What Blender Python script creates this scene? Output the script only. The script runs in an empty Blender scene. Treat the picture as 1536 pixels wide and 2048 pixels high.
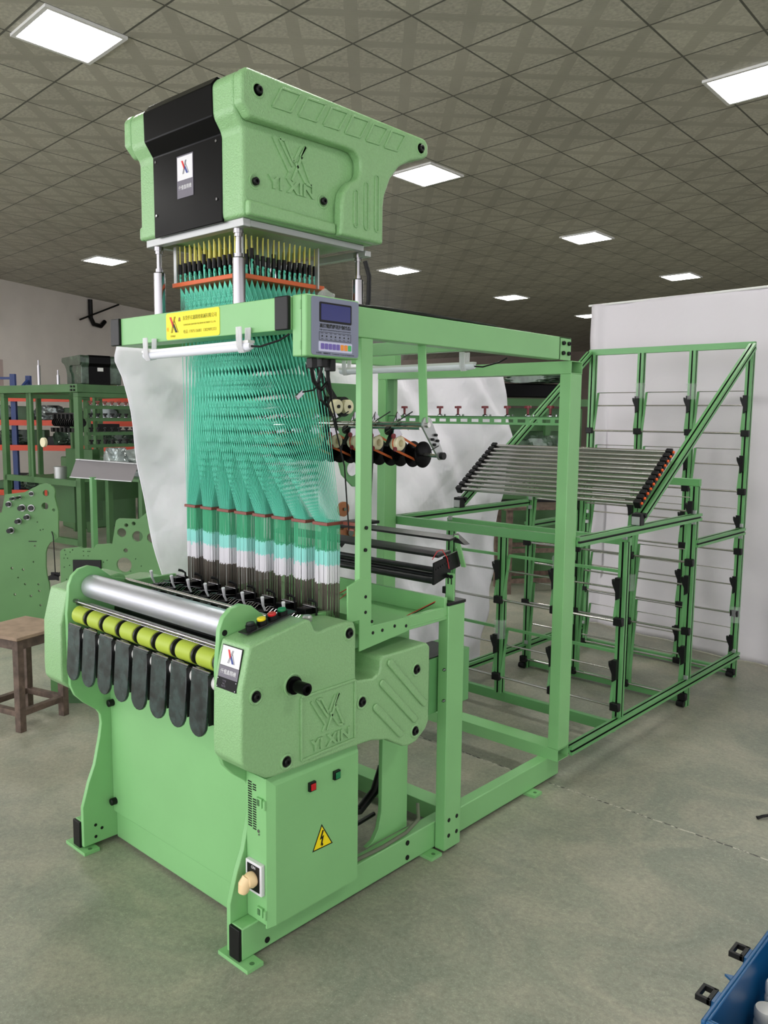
import bpy, bmesh, math, random
from mathutils import Vector, Matrix
random.seed(7)
C = bpy.context.scene.collection
sc = bpy.context.scene
# ------------------------------------------------------------------ camera
F_PX = 1656.5; YAW, PIT, ROL = 0.7379, 0.1141, 0.0100
cam_d = bpy.data.cameras.new('camera'); cam = bpy.data.objects.new('camera', cam_d); C.objects.link(cam)
cam_d.sensor_fit = 'VERTICAL'; cam_d.sensor_height = 36; cam_d.sensor_width = 27
cam_d.lens = F_PX/2048*36; cam_d.clip_end = 200
_f = Vector((-math.sin(YAW)*math.cos(PIT), math.cos(YAW)*math.cos(PIT), -math.sin(PIT)))
_r = Vector((math.cos(YAW), math.sin(YAW), 0)); _u = _r.cross(_f)
r2 = math.cos(ROL)*_r+math.sin(ROL)*_u; u2 = -math.sin(ROL)*_r+math.cos(ROL)*_u
M = Matrix((r2, u2, -_f)).transposed().to_4x4(); M.translation = (1.8169, -1.3944, 1.6)
cam.matrix_world = M
sc.camera = cam
# ------------------------------------------------------------------ light
sc.view_settings.view_transform = 'Standard'; sc.view_settings.look = 'None'
sc.view_settings.exposure = 0.0; sc.view_settings.gamma = 1.0
sc.view_settings.use_curve_mapping = False
WORLD_STR = 2.9; PANEL_STR = 42.0
w = bpy.data.worlds.new('daylight'); sc.world = w; w.use_nodes = True
_nt = w.node_tree; _bg = _nt.nodes['Background']                    # unseen front-left daylight; its strength by direction is shaped to add contrast
_tc = _nt.nodes.new('ShaderNodeTexCoord'); _vd = _nt.nodes.new('ShaderNodeVectorMath'); _vd.operation = 'DOT_PRODUCT'
_vd.inputs[1].default_value = Vector((-.42, -.88, -.22)).normalized(); _nt.links.new(_tc.outputs['Generated'], _vd.inputs[0])
_mr = _nt.nodes.new('ShaderNodeMapRange'); _mr.inputs[1].default_value = -.2; _mr.inputs[2].default_value = .95; _mr.inputs[3].default_value = .5; _mr.inputs[4].default_value = 1.22
_nt.links.new(_vd.outputs['Value'], _mr.inputs[0]); _ms = _nt.nodes.new('ShaderNodeMath'); _ms.operation = 'MULTIPLY'; _ms.inputs[1].default_value = WORLD_STR
_nt.links.new(_mr.outputs[0], _ms.inputs[0]); _nt.links.new(_ms.outputs[0], _bg.inputs[1]); _bg.inputs[0].default_value = (0.985, 0.975, 1.0, 1)
H = 4.19                                   # ceiling height
LO = Vector((-1.939, 3.534, H)); EX = Vector((.573, -.038, 0)); EY = Vector((-.025, .605, 0))
LAMPS = [(-3.87,1.59),(-4.08,5.72),(-.62,5.46),(-11.4,6.06),(-4.3,9.6),(-8.15,9.9),(-8.45,13.9),(-4.6,13.6),(-8.7,17.8),
         (-.35,1.32),(.0,-4.3),(-3.6,-4.1),(3.1,1.1),(3.4,-4.3),(2.85,5.2),(-7.6,1.9),(-11.2,2.0),(-11.0,-1.2),(-7.3,-3.9),(-.8,9.4)]  # unseen lights continuing the grid; pair by the left wall added to brighten it
# ------------------------------------------------------------------ materials
def s2l(c):
    return tuple((x/12.92 if x <= .04045 else ((x+.055)/1.055)**2.4) for x in [v/255 for v in c])
def mat(name, rgb, rough=.5, metal=0, bump=0, bscale=200, var=0, vscale=3, coat=0, emis=None, estr=0, alpha=1, trans=0, rvar=0, bdist=.002):
    m = bpy.data.materials.new(name); m.use_nodes = True; nt = m.node_tree; n = nt.nodes; b = n['Principled BSDF']
    c = s2l(rgb)+(1,)
    b.inputs['Base Color'].default_value = c; b.inputs['Roughness'].default_value = rough; b.inputs['Metallic'].default_value = metal
    b.inputs['Coat Weight'].default_value = coat; b.inputs['Alpha'].default_value = alpha; b.inputs['Transmission Weight'].default_value = trans
    if emis: b.inputs['Emission Color'].default_value = s2l(emis)+(1,); b.inputs['Emission Strength'].default_value = estr
    if bump or var or rvar:
        tc = n.new('ShaderNodeTexCoord')
    if bump:
        t = n.new('ShaderNodeTexNoise'); t.inputs['Scale'].default_value = bscale; t.inputs['Detail'].default_value = 2
        nt.links.new(tc.outputs['Object'], t.inputs['Vector'])
        bp = n.new('ShaderNodeBump'); bp.inputs['Strength'].default_value = bump; bp.inputs['Distance'].default_value = bdist
        nt.links.new(t.outputs[0], bp.inputs['Height']); nt.links.new(bp.outputs[0], b.inputs['Normal'])
    if var:
        t = n.new('ShaderNodeTexNoise'); t.inputs['Scale'].default_value = vscale; t.inputs['Detail'].default_value = 6
        nt.links.new(tc.outputs['Object'], t.inputs['Vector'])
        r = n.new('ShaderNodeValToRGB'); r.color_ramp.elements[0].position = .35; r.color_ramp.elements[1].position = .65
        r.color_ramp.elements[0].color = tuple(x*(1-var) for x in c[:3])+(1,); r.color_ramp.elements[1].color = tuple(min(1, x*(1+var)) for x in c[:3])+(1,)
        nt.links.new(t.outputs[0], r.inputs[0]); nt.links.new(r.outputs[0], b.inputs['Base Color'])
    if rvar:
        t = n.new('ShaderNodeTexNoise'); t.inputs['Scale'].default_value = 9
        nt.links.new(tc.outputs['Object'], t.inputs['Vector'])
        mr = n.new('ShaderNodeMapRange'); mr.inputs[3].default_value = max(0, rough-rvar); mr.inputs[4].default_value = rough+rvar
        nt.links.new(t.outputs[0], mr.inputs[0]); nt.links.new(mr.outputs[0], b.inputs['Roughness'])
    return m
GREEN = mat('green_paint', (130,188,124), .38, var=.03, vscale=4)
HAMMER = mat('hammered_green_paint', (138,183,128), .28, bump=.8, bscale=240, var=.05, vscale=140)
FRAME = mat('mid_green_paint', (100,160,100), .36, var=.04, vscale=5)
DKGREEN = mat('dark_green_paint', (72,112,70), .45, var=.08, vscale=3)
DIMGREEN = mat('dimmed_green_paint', (64,104,60), .45, var=.1, vscale=4)  # machine green darkened to stand in for dim light on the background looms
PLGREEN = mat('dimmed_plate_green', (88,134,80), .45, var=.06, vscale=4)  # same green, darkened less, dim light put into the spare plates' colour
BLACK = mat('black_plastic', (13,13,15), .42); BLACK.node_tree.nodes['Principled BSDF'].inputs['Specular IOR Level'].default_value = .3
GLOSSB = mat('gloss_black', (7,7,8), .24); GLOSSB.node_tree.nodes['Principled BSDF'].inputs['Specular IOR Level'].default_value = .09
DARK = mat('dark_metal', (38,38,40), .38, metal=.5, var=.2, vscale=30)
STEEL = mat('polished_steel', (156,154,157), .13, metal=1, rvar=.06)
BRUSH = mat('brushed_aluminium', (196,198,206), .42, metal=.75, bump=.25, bscale=90, rvar=.06)
ALU = mat('aluminium_plate', (178,180,180), .4, metal=.8)
ROD = mat('steel_rod', (192,190,186), .26, metal=1)
WHITE = mat('white_plastic', (226,226,224), .4)
CREAM = mat('cream_plastic', (232,224,190), .45)
KNOBC = mat('cream_knob', (238,208,160), .4)
LIME = mat('lime_rubber', (168,188,60), .5, var=.04)
SLATE = mat('worn_dark_guard', (34,48,46), .27, var=.75, vscale=26, bump=.4, bscale=50, rvar=.12)
ORANGE = mat('orange_board', (206,92,42), .5)
MAROON = mat('maroon_board', (128,66,56), .5)
BELT = mat('orange_belt', (196,98,48), .6)
REDP = mat('dark_red_plastic', (120,36,44), .35)
YEL = mat('yellow_sign', (246,222,10), .45)
RED = mat('red_print', (214,36,30), .5)
BLUEP = mat('blue_print', (44,64,140), .5)
INK = mat('dark_print', (30,34,34), .6)
OLIVE = mat('green_print', (130,140,20), .6)
WPRINT = mat('white_print', (225,225,228), .5)
GREYP = mat('grey_label', (104,100,112), .45)
PANELG = mat('grey_blue_face', (128,134,156), .45)
SCREEN = mat('blue_screen', (26,34,112), .2)
KEYW = mat('pale_key_strip', (202,204,232), .45)
KEYP = mat('purple_key', (112,96,176), .45); KEYO = mat('orange_key', (240,150,50), .45); KEYG = mat('green_key', (70,190,110), .45)
BTNY = mat('yellow_button', (232,210,20), .3); BTNR = mat('red_button', (190,24,28), .3); BTNG = mat('green_button', (20,120,70), .3)
TEAL = mat('teal_cord', (112,218,192), .5); TEALD = mat('green_cord', (74,186,138), .5)
AQUA = mat('aqua_sleeve', (150,222,214), .5); WSLV = mat('white_sleeve', (222,220,226), .45)
WIRE = mat('heddle_wire', (104,96,88), .35, metal=.7)
YCORD = mat('yellow_cord', (246,236,130), .55)
TUBE = mat('tube_diffuser', (232,234,244), .35)
FILM = mat('clear_film', (235,238,240), .12, alpha=.2, bump=.8, bscale=60)
FILMW = mat('white_film_bundle', (240,240,244), .3, alpha=.6)
CLOTH = mat('white_cloth', (246,243,252), .85, bump=.55, bscale=11, bdist=.02)
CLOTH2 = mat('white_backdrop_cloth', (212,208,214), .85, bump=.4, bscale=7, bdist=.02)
WOOD = mat('old_dark_wood', (92,76,66), .7, var=.35, vscale=22, bump=.5, bscale=50)
WOODT = mat('worn_plywood', (150,128,108), .7, var=.18, vscale=14, bump=.3, bscale=60)
BLUE = mat('blue_crate_plastic', (14,82,132), .35)
RBLUE = mat('rack_blue', (36,60,120), .45); RORG = mat('rack_orange', (214,72,38), .45)
PGREY = mat('perforated_grey', (122,118,120), .5, metal=.3)
WRED = mat('red_cable', (190,30,36), .4)
LAMPM = mat('lamp_panel_glow', (255,255,255), .5, emis=(255,253,248), estr=PANEL_STR)
BRONZE = mat('bronze_disc', (170,110,74), .35, metal=.5)
COPPER = mat('orange_tool', (225,90,30), .4)
PKWHITE = mat('white_window_frame', (196,176,172), .6)
NIGHT = mat('window_dark_view', (46,34,34), .3)
# ------------------------------------------------------------------ helpers
class MB:
    def __init__(s): s.v = []; s.f = []; s.mi = []; s.cur = 0; s.cuts = []
    def m(s, i): s.cur = i; return s
    def nx(s): s.cuts.append((len(s.v), len(s.f))); return s   # what follows is a piece of its own
    def add(s, vs, fs):
        o = len(s.v); s.v += [tuple(p) for p in vs]; s.f += [tuple(i+o for i in q) for q in fs]; s.mi += [s.cur]*len(fs)
    def box(s, x0, x1, y0, y1, z0, z1):
        s.add([(x, y, z) for z in (z0, z1) for y in (y0, y1) for x in (x0, x1)],
              [(0,2,3,1),(4,5,7,6),(0,1,5,4),(2,6,7,3),(0,4,6,2),(1,3,7,5)]); return s
    def obox(s, c, a, b, n, la, lb, ln):       # oriented box, centre c
        c, a, b, n = Vector(c), Vector(a).normalized()*la/2, Vector(b).normalized()*lb/2, Vector(n).normalized()*ln/2
        s.add([c+i*a+j*b+k*n for k in (-1,1) for j in (-1,1) for i in (-1,1)],
              [(0,2,3,1),(4,5,7,6),(0,1,5,4),(2,6,7,3),(0,4,6,2),(1,3,7,5)]); return s
    def bar(s, p, q, w, h, up=(0,0,1)):        # rectangular bar from p to q
        p, q = Vector(p), Vector(q); d = q-p; u = Vector(up); a = d.cross(u)
        if a.length < 1e-6: a = d.cross(Vector((0,1,0)))
        a.normalize(); b = a.cross(d).normalized()
        s.obox((p+q)/2, a, b, d, w, h, d.length); return s
    def tube(s, pts, r, n=10, caps=True, radii=None):
        pts = [Vector(p) for p in pts]; o = len(s.v); k = len(pts); prev = None
        for i, p in enumerate(pts):
            d = (pts[min(i+1, k-1)]-pts[max(i-1, 0)]).normalized()
            if prev is None:
                a = d.cross(Vector((0,0,1)))
                if a.length < .05: a = d.cross(Vector((0,1,0)))
            else: a = prev-d*prev.dot(d)
            a.normalize(); prev = a; b = d.cross(a); rr = radii[i] if radii else r
            for j in range(n):
                t = 2*math.pi*j/n; s.v.append(tuple(p+rr*(math.cos(t)*a+math.sin(t)*b)))
        for i in range(k-1):
            for j in range(n):
                s.f.append((o+i*n+j, o+i*n+(j+1)%n, o+(i+1)*n+(j+1)%n, o+(i+1)*n+j)); s.mi.append(s.cur)
        if caps:
            s.f.append(tuple(o+j for j in reversed(range(n)))); s.f.append(tuple(o+(k-1)*n+j for j in range(n))); s.mi += [s.cur]*2
        return s
    def lathe(s, o, ax, prof, n=24):           # prof: (distance along axis, radius)
        o, ax = Vector(o), Vector(ax).normalized()
        return s.tube2([o+ax*t for t, r in prof], ax, [r for t, r in prof], n)
    def tube2(s, pts, ax, rr, n):
        a = ax.cross(Vector((0,0,1)))
        if a.length < .05: a = ax.cross(Vector((0,1,0)))
        a.normalize(); b = ax.cross(a); o = len(s.v); k = len(pts)
        for p, r in zip(pts, rr):
            for j in range(n):
                t = 2*math.pi*j/n; s.v.append(tuple(p+max(r, 1e-5)*(math.cos(t)*a+math.sin(t)*b)))
        for i in range(k-1):
            for j in range(n):
                s.f.append((o+i*n+j, o+i*n+(j+1)%n, o+(i+1)*n+(j+1)%n, o+(i+1)*n+j)); s.mi.append(s.cur)
        s.f.append(tuple(o+j for j in reversed(range(n)))); s.f.append(tuple(o+(k-1)*n+j for j in range(n))); s.mi += [s.cur]*2
        return s
    def poly(s, pts, o, a, b, t):              # 2D polygon extruded by t along a x b, holes not supported
        o, a, b = Vector(o), Vector(a).normalized(), Vector(b).normalized(); n = a.cross(b)*t; k = len(pts)
        area = sum(pts[i][0]*pts[(i+1)%k][1]-pts[(i+1)%k][0]*pts[i][1] for i in range(k))
        if area < 0: pts = pts[::-1]
        vs = [o+a*x+b*y for x, y in pts]+[o+a*x+b*y+n for x, y in pts]
        fs = [tuple(reversed(range(k))), tuple(range(k, 2*k))]+[(i, (i+1)%k, k+(i+1)%k, k+i) for i in range(k)]
        if t < 0: fs = [tuple(reversed(q)) for q in fs]
        s.add(vs, fs); return s
    def strokes(s, segs, o, a, b, wd, t):      # straight strokes on a plane
        for (x0, y0), (x1, y1) in segs:
            dx, dy = x1-x0, y1-y0; L = math.hypot(dx, dy); nx, ny = -dy/L*wd/2, dx/L*wd/2
            s.poly([(x0+nx, y0+ny), (x0-nx, y0-ny), (x1-nx, y1-ny), (x1+nx, y1+ny)], o, a, b, t)
        return s
    def build(s, name, mats, parent=None, smooth=False, bevel=0, seg=2, ang=35, label=None):
        if s.cuts:
            cs = [(0, 0)]+s.cuts+[(len(s.v), len(s.f))]; o = None
            for (a, fa), (b, fb) in zip(cs, cs[1:]):
                if b == a: continue
                q = MB(); q.v = s.v[a:b]; q.f = [tuple(i-a for i in f) for f in s.f[fa:fb]]; q.mi = s.mi[fa:fb]
                o = q.build(name, mats, parent, smooth, bevel, seg, ang, label)
            return o
        me = bpy.data.meshes.new(name); base = Vector(parent_base(parent)) if parent else Vector((0,0,0))
        me.from_pydata([tuple(Vector(p)-base) for p in s.v], [], s.f); me.update()
        for m in (mats if isinstance(mats, (list, tuple)) else [mats]): me.materials.append(m)
        if any(s.mi): me.polygons.foreach_set('material_index', s.mi)
        if smooth or bevel:
            me.polygons.foreach_set('use_smooth', [True]*len(me.polygons)); me.set_sharp_from_angle(angle=math.radians(ang))
        o = bpy.data.objects.new(name, me); C.objects.link(o)
        if parent: o.parent = parent
        if bevel:
            bm = o.modifiers.new('bevel', 'BEVEL'); bm.width = bevel; bm.segments = seg; bm.limit_method = 'ANGLE'; bm.angle_limit = math.radians(ang)
            bm.harden_normals = False
        if label: o['label'] = label
        return o
def parent_base(p):
    b = Vector((0,0,0))
    while p: b += p.location; p = p.parent
    return b
def thing(name, label, cat, loc, group=None):
    o = bpy.data.objects.new(name, None); C.objects.link(o); o.location = loc; o.empty_display_size = .05
    o['label'] = label; o['category'] = cat
    if group: o['group'] = group
    return o
def tag(o, label, cat, group=None):
    o['label'] = label; o['category'] = cat
    if group: o['group'] = group
    return o
def struct(o): o['kind'] = 'structure'; return o
def lab(o, l): o['label'] = l; return o
def dup(root, loc=None, label=None):
    r = root.copy(); C.objects.link(r)
    if loc is not None: r.location = loc
    if label: r['label'] = label
    for ch in list(root.children):
        c = ch.copy(); C.objects.link(c); c.parent = r
        for g in ch.children: d = g.copy(); C.objects.link(d); d.parent = c
    return r
DG = None
def text(name, body, size, o, a, b, m, parent, ext=.0006, width=None, bold=0):
    cu = bpy.data.curves.new(name, 'FONT'); cu.body = body; cu.size = size; cu.extrude = ext; cu.align_x = 'CENTER'; cu.align_y = 'CENTER'; cu.offset = bold
    t = bpy.data.objects.new(name, cu); C.objects.link(t)
    bpy.context.view_layer.update(); dg = bpy.context.evaluated_depsgraph_get()
    me = bpy.data.meshes.new_from_object(t.evaluated_get(dg)); wd = t.dimensions.x
    bpy.data.objects.remove(t); bpy.data.curves.remove(cu)
    k = (width/wd) if width and wd else 1
    a, b = Vector(a).normalized(), Vector(b).normalized(); n = a.cross(b)
    Mx = Matrix((a*k, b, n)).transposed().to_4x4(); Mx.translation = Vector(o)-Vector(parent_base(parent))+n*ext
    me.transform(Mx); me.materials.clear(); me.materials.append(m)
    ob = bpy.data.objects.new(name, me); C.objects.link(ob); ob.parent = parent
    return ob
X, Y, Z = Vector((1,0,0)), Vector((0,1,0)), Vector((0,0,1))
def rrect(x0, x1, y0, y1, r, n=4):
    p = []
    for cx, cy, t0 in ((x1-r, y0+r, -90), (x1-r, y1-r, 0), (x0+r, y1-r, 90), (x0+r, y0+r, 180)):
        for i in range(n+1):
            t = math.radians(t0+90*i/n); p.append((cx+r*math.cos(t), cy+r*math.sin(t)))
    return p
def circ(cx, cy, r, n=20, t0=0, t1=360):
    return [(cx+r*math.cos(math.radians(t0+(t1-t0)*i/n)), cy+r*math.sin(math.radians(t0+(t1-t0)*i/n))) for i in range(n)]
def logo(parent, name, o, a, b, w, h, m_red, m_dark, m_line, t=.0008):
    """crossed emblem: two bold bars on one diagonal, thin double strokes on the other; o is its centre"""
    p = lambda x, y: (x*w, y*h)
    mb = MB(); mb.m(0).poly([p(-.5,.5), p(-.27,.5), p(.0,.02), p(-.1,-.16)], o, a, b, t)
    mb.m(1).poly([p(.06,.1), p(.5,-.5), p(.24,-.5), p(-.03,-.06)], o, a, b, t)
    mb.m(2).strokes([(p(.12,.5), p(-.3,-.5)), (p(.24,.5), p(-.16,-.5)), (p(.24,.5), p(.14,.24)), (p(.14,.24), p(.6,-.5))], o, a, b, w*.035, t)
    return mb.build(name, [m_red, m_dark, m_line], parent)
def emb_logo(mb, o, a, b, w, h, t):
    p = lambda x, y: (x*w, y*h)
    mb.strokes([(p(-.5,.5), p(-.08,-.3)), (p(-.34,.5), p(-.2,.5)), (p(-.34,.5), p(.0,-.12)), (p(-.2,.5), p(.02,.0)), (p(.02,.0), p(.22,.46)), (p(-.08,-.3), p(-.16,-.5)),
                (p(.34,.5), p(-.02,-.5)), (p(.34,.5), p(.2,.2)), (p(.22,.2), p(.5,-.5)), (p(.07,.0), p(.34,-.46)), (p(.34,-.46), p(.5,-.5))], o, a, b, w*.06, t)
def bolt_head(mb, c, ax, r=.011, d=.012):
    mb.lathe(Vector(c)-Vector(ax)*.002, ax, [(0,r),(d*.8,r),(d,r*.85),(d,r*.45),(d*.5,r*.4)], 14)
def ring(mb, c, ax, R, r, n=24):
    c, ax = Vector(c), Vector(ax).normalized(); mb.lathe(c, ax, [(-.002,R-r),(-.002,R+r),(r*.5,R+r*.8),(r*.8,R),(r*.5,R-r*.8),(-.001,R-r)], n)
# ------------------------------------------------------------------ floor, ceiling, walls
def nodes(m): return m.node_tree, m.node_tree.nodes, m.node_tree.links
def floor_mat():
    m = mat('concrete_floor', (128,130,116), .5); nt, n, l = nodes(m); b = n['Principled BSDF']
    tc = n.new('ShaderNodeTexCoord')
    def noise(sc_, det=6, rough=.6, dist=0):
        t = n.new('ShaderNodeTexNoise'); t.inputs['Scale'].default_value = sc_; t.inputs['Detail'].default_value = det
        t.inputs['Roughness'].default_value = rough; t.inputs['Distortion'].default_value = dist; l.new(tc.outputs['Object'], t.inputs['Vector']); return t
    def ramp(src, p0, c0, p1, c1):
        r = n.new('ShaderNodeValToRGB'); e = r.color_ramp.elements; e[0].position = p0; e[1].position = p1
        e[0].color = c0; e[1].color = c1; l.new(src, r.inputs[0]); return r
    g = lambda v: s2l(v)+(1,)
    a = ramp(noise(1.1, 8, .65, .6).outputs[0], .38, g((128,130,117)), .64, g((168,164,146)))
    a2 = ramp(noise(2.6, 7, .7, 1.5).outputs[0], .42, g((122,131,118)), .62, g((166,162,146)))
    mx = n.new('ShaderNodeMix'); mx.data_type = 'RGBA'; mx.inputs[0].default_value = .45; l.new(a.outputs[0], mx.inputs[6]); l.new(a2.outputs[0], mx.inputs[7])
    sp = ramp(noise(190, 2, .5).outputs[0], .62, (0,0,0,1), .72, (1,1,1,1))
    m2 = n.new('ShaderNodeMix'); m2.data_type = 'RGBA'; m2.inputs[7].default_value = g((192,190,170))
    k = n.new('ShaderNodeMath'); k.operation = 'MULTIPLY'; k.inputs[1].default_value = .5; l.new(sp.outputs[0], k.inputs[0]); l.new(k.outputs[0], m2.inputs[0]); l.new(mx.outputs[2], m2.inputs[6])
    sc1 = ramp(noise(5, 5, .6, 3).outputs[0], .497, (0,0,0,1), .5, (1,1,1,1)); sc1.color_ramp.elements.new(.503).color = (0,0,0,1)
    m3 = n.new('ShaderNodeMix'); m3.data_type = 'RGBA'; m3.inputs[7].default_value = g((188,188,168))
    k2 = n.new('ShaderNodeMath'); k2.operation = 'MULTIPLY'; k2.inputs[1].default_value = .6; l.new(sc1.outputs[0], k2.inputs[0]); l.new(k2.outputs[0], m3.inputs[0]); l.new(m2.outputs[2], m3.inputs[6])
    fn = n.new('ShaderNodeMapRange'); fn.inputs[1].default_value = .3; fn.inputs[2].default_value = .7; fn.inputs[3].default_value = .68; fn.inputs[4].default_value = 1.32
    l.new(noise(55, 8, .85).outputs[0], fn.inputs[0]); hs = n.new('ShaderNodeHueSaturation'); l.new(fn.outputs[0], hs.inputs['Value']); l.new(m3.outputs[2], hs.inputs['Color'])
    # expansion joint along x near y = 1.70 (and further slabs every 4.6 m)
    sx = n.new('ShaderNodeSeparateXYZ'); l.new(tc.outputs['Object'], sx.inputs[0])
    wob = noise(9, 4)
    def mth(op, a_, b_=None):
        q = n.new('ShaderNodeMath'); q.operation = op
        for i, s_ in enumerate((a_, b_)):
            if s_ is None: continue
            if isinstance(s_, (int, float)): q.inputs[i].default_value = s_
            else: l.new(s_, q.inputs[i])
        return q.outputs[0]
    yy = mth('ADD', sx.outputs[1], mth('MULTIPLY', mth('SUBTRACT', wob.outputs[0], .5), .03))
    yy = mth('ADD', mth('ADD', yy, mth('MULTIPLY', sx.outputs[0], .012)), -1.70+46)
    d = mth('ABSOLUTE', mth('SUBTRACT', mth('MODULO', mth('ADD', yy, 2.3), 4.6), 2.3))
    j = mth('LESS_THAN', d, .004)
    m4 = n.new('ShaderNodeMix'); m4.data_type = 'RGBA'; l.new(j, m4.inputs[0]); l.new(hs.outputs[0], m4.inputs[6])
    jc = ramp(noise(30, 3).outputs[0], .45, g((58,58,54)), .55, g((196,192,180))); l.new(jc.outputs[0], m4.inputs[7])
    l.new(m4.outputs[2], b.inputs['Base Color'])
    rr = n.new('ShaderNodeMapRange'); rr.inputs[3].default_value = .38; rr.inputs[4].default_value = .62; l.new(a2.outputs[0], rr.inputs[0]); l.new(rr.outputs[0], b.inputs['Roughness'])
    bp = n.new('ShaderNodeBump'); bp.inputs['Strength'].default_value = .35; bp.inputs['Distance'].default_value = .002
    l.new(noise(60, 6, .7).outputs[0], bp.inputs['Height']); l.new(bp.outputs[0], b.inputs['Normal'])
    return m
def ceil_mat():
    m = mat('ceiling_tiles', (130,128,116), .6); nt, n, l = nodes(m); b = n['Principled BSDF']
    tc = n.new('ShaderNodeTexCoord')
    def mth(op, a_, b_=None, c_=None):
        q = n.new('ShaderNodeMath'); q.operation = op
        for i, s_ in enumerate((a_, b_, c_)):
            if s_ is None: continue
            if isinstance(s_, (int, float)): q.inputs[i].default_value = s_
            else: l.new(s_, q.inputs[i])
        return q.outputs[0]
    sx = n.new('ShaderNodeSeparateXYZ'); l.new(tc.outputs['Object'], sx.inputs[0])
    det = EX.x*EY.y-EX.y*EY.x
    px = mth('SUBTRACT', sx.outputs[0], LO.x); py = mth('SUBTRACT', sx.outputs[1], LO.y)
    j = mth('ADD', mth('ADD', mth('MULTIPLY', px, EY.y/det), mth('MULTIPLY', py, -EY.x/det)), 200)
    i = mth('ADD', mth('ADD', mth('MULTIPLY', px, -EX.y/det), mth('MULTIPLY', py, EX.x/det)), 200)
    fj = mth('SUBTRACT', mth('FRACT', j), .5); fi = mth('SUBTRACT', mth('FRACT', i), .5)
    ej = mth('ABSOLUTE', fj); ei = mth('ABSOLUTE', fi)
    line = mth('GREATER_THAN', mth('MAXIMUM', ej, ei), .486)
    dg1 = mth('ABSOLUTE', mth('SUBTRACT', fj, fi)); dg2 = mth('ABSOLUTE', mth('ADD', fj, fi))
    band = mth('LESS_THAN', mth('MINIMUM', dg1, dg2), .11)
    # per tile shade
    wn = n.new('ShaderNodeTexWhiteNoise'); cb = n.new('ShaderNodeCombineXYZ')
    l.new(mth('FLOOR', j), cb.inputs[0]); l.new(mth('FLOOR', i), cb.inputs[1]); l.new(cb.outputs[0], wn.inputs[0])
    t = n.new('ShaderNodeTexNoise'); t.inputs['Scale'].default_value = 38; t.inputs['Detail'].default_value = 3; l.new(tc.outputs['Object'], t.inputs['Vector'])
    st = n.new('ShaderNodeTexNoise'); st.inputs['Scale'].default_value = 1.3; st.inputs['Detail'].default_value = 6; l.new(tc.outputs['Object'], st.inputs['Vector'])
    wv = mth('MULTIPLY', mth('SINE', mth('MULTIPLY', mth('MULTIPLY', dg1, 1), 200)), .5)
    g = lambda v: s2l(v)+(1,)
    mx = n.new('ShaderNodeMix'); mx.data_type = 'RGBA'; mx.inputs[6].default_value = g((196,193,178)); mx.inputs[7].default_value = g((182,179,164)); l.new(band, mx.inputs[0])
    v = mth('ADD', .78, mth('ADD', mth('MULTIPLY', wn.outputs[0], .14), mth('MULTIPLY', mth('SUBTRACT', t.outputs[0], .5), mth('MULTIPLY', mth('SUBTRACT', 1, band), .7))))
    v = mth('ADD', v, mth('MULTIPLY', mth('SUBTRACT', st.outputs[0], .5), .35))
    rgb = n.new('ShaderNodeHueSaturation'); l.new(mx.outputs[2], rgb.inputs['Color']); l.new(v, rgb.inputs['Value'])
    m2 = n.new('ShaderNodeMix'); m2.data_type = 'RGBA'; m2.inputs[7].default_value = g((92,92,84)); l.new(line, m2.inputs[0]); l.new(rgb.outputs[0], m2.inputs[6])
    l.new(m2.outputs[2], b.inputs['Base Color'])
    hgt = mth('ADD', mth('MULTIPLY', t.outputs[0], mth('SUBTRACT', 1, band)), mth('ADD', mth('MULTIPLY', wv, mth('MULTIPLY', band, .35)), mth('MULTIPLY', line, -1.5)))
    bp = n.new('ShaderNodeBump'); bp.inputs['Strength'].default_value = .6; bp.inputs['Distance'].default_value = .004; l.new(hgt, bp.inputs['Height']); l.new(bp.outputs[0], b.inputs['Normal'])
    b.inputs['Roughness'].default_value = .48; b.inputs['Specular IOR Level'].default_value = .45
    return m
FLOORM = floor_mat(); CEILM = ceil_mat()
WALLM = mat('grey_white_wall', (236,228,222), .85, var=.04, vscale=1.5)
WALLB = mat('brownish_far_wall', (150,136,126), .85, var=.06, vscale=2)
mb = MB(); mb.box(-34, 12, -7, 34, -.1, 0); struct(mb.build('floor', FLOORM))
mb = MB(); mb.box(-34, 12, -7, 34, H, H+.1); struct(mb.build('ceiling', CEILM))
def wall(name, p, q, z0, z1, m, t=.2):
    mb = MB(); p, q = Vector(p+(0,)), Vector(q+(0,)); d = (q-p); nn = Vector((-d.y, d.x, 0)).normalized()
    mb.obox((p+q)/2+nn*t/2+Z*(z0+z1)/2, d, Z, nn, d.length, z1-z0, t); return struct(mb.build(name, m))
WL0, WL1 = Vector((-11.4,-1.9,0)), Vector((-22.8,23.6,0)); wd = (WL1-WL0).normalized(); wn_ = Vector((wd.y, -wd.x, 0))
wall('wall_left', (WL0.x, WL0.y), (WL1.x, WL1.y), 0, H, WALLM)
wall('wall_back', (-23.5, 27.5), (12, 28.3), 0, H, WALLB)
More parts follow.
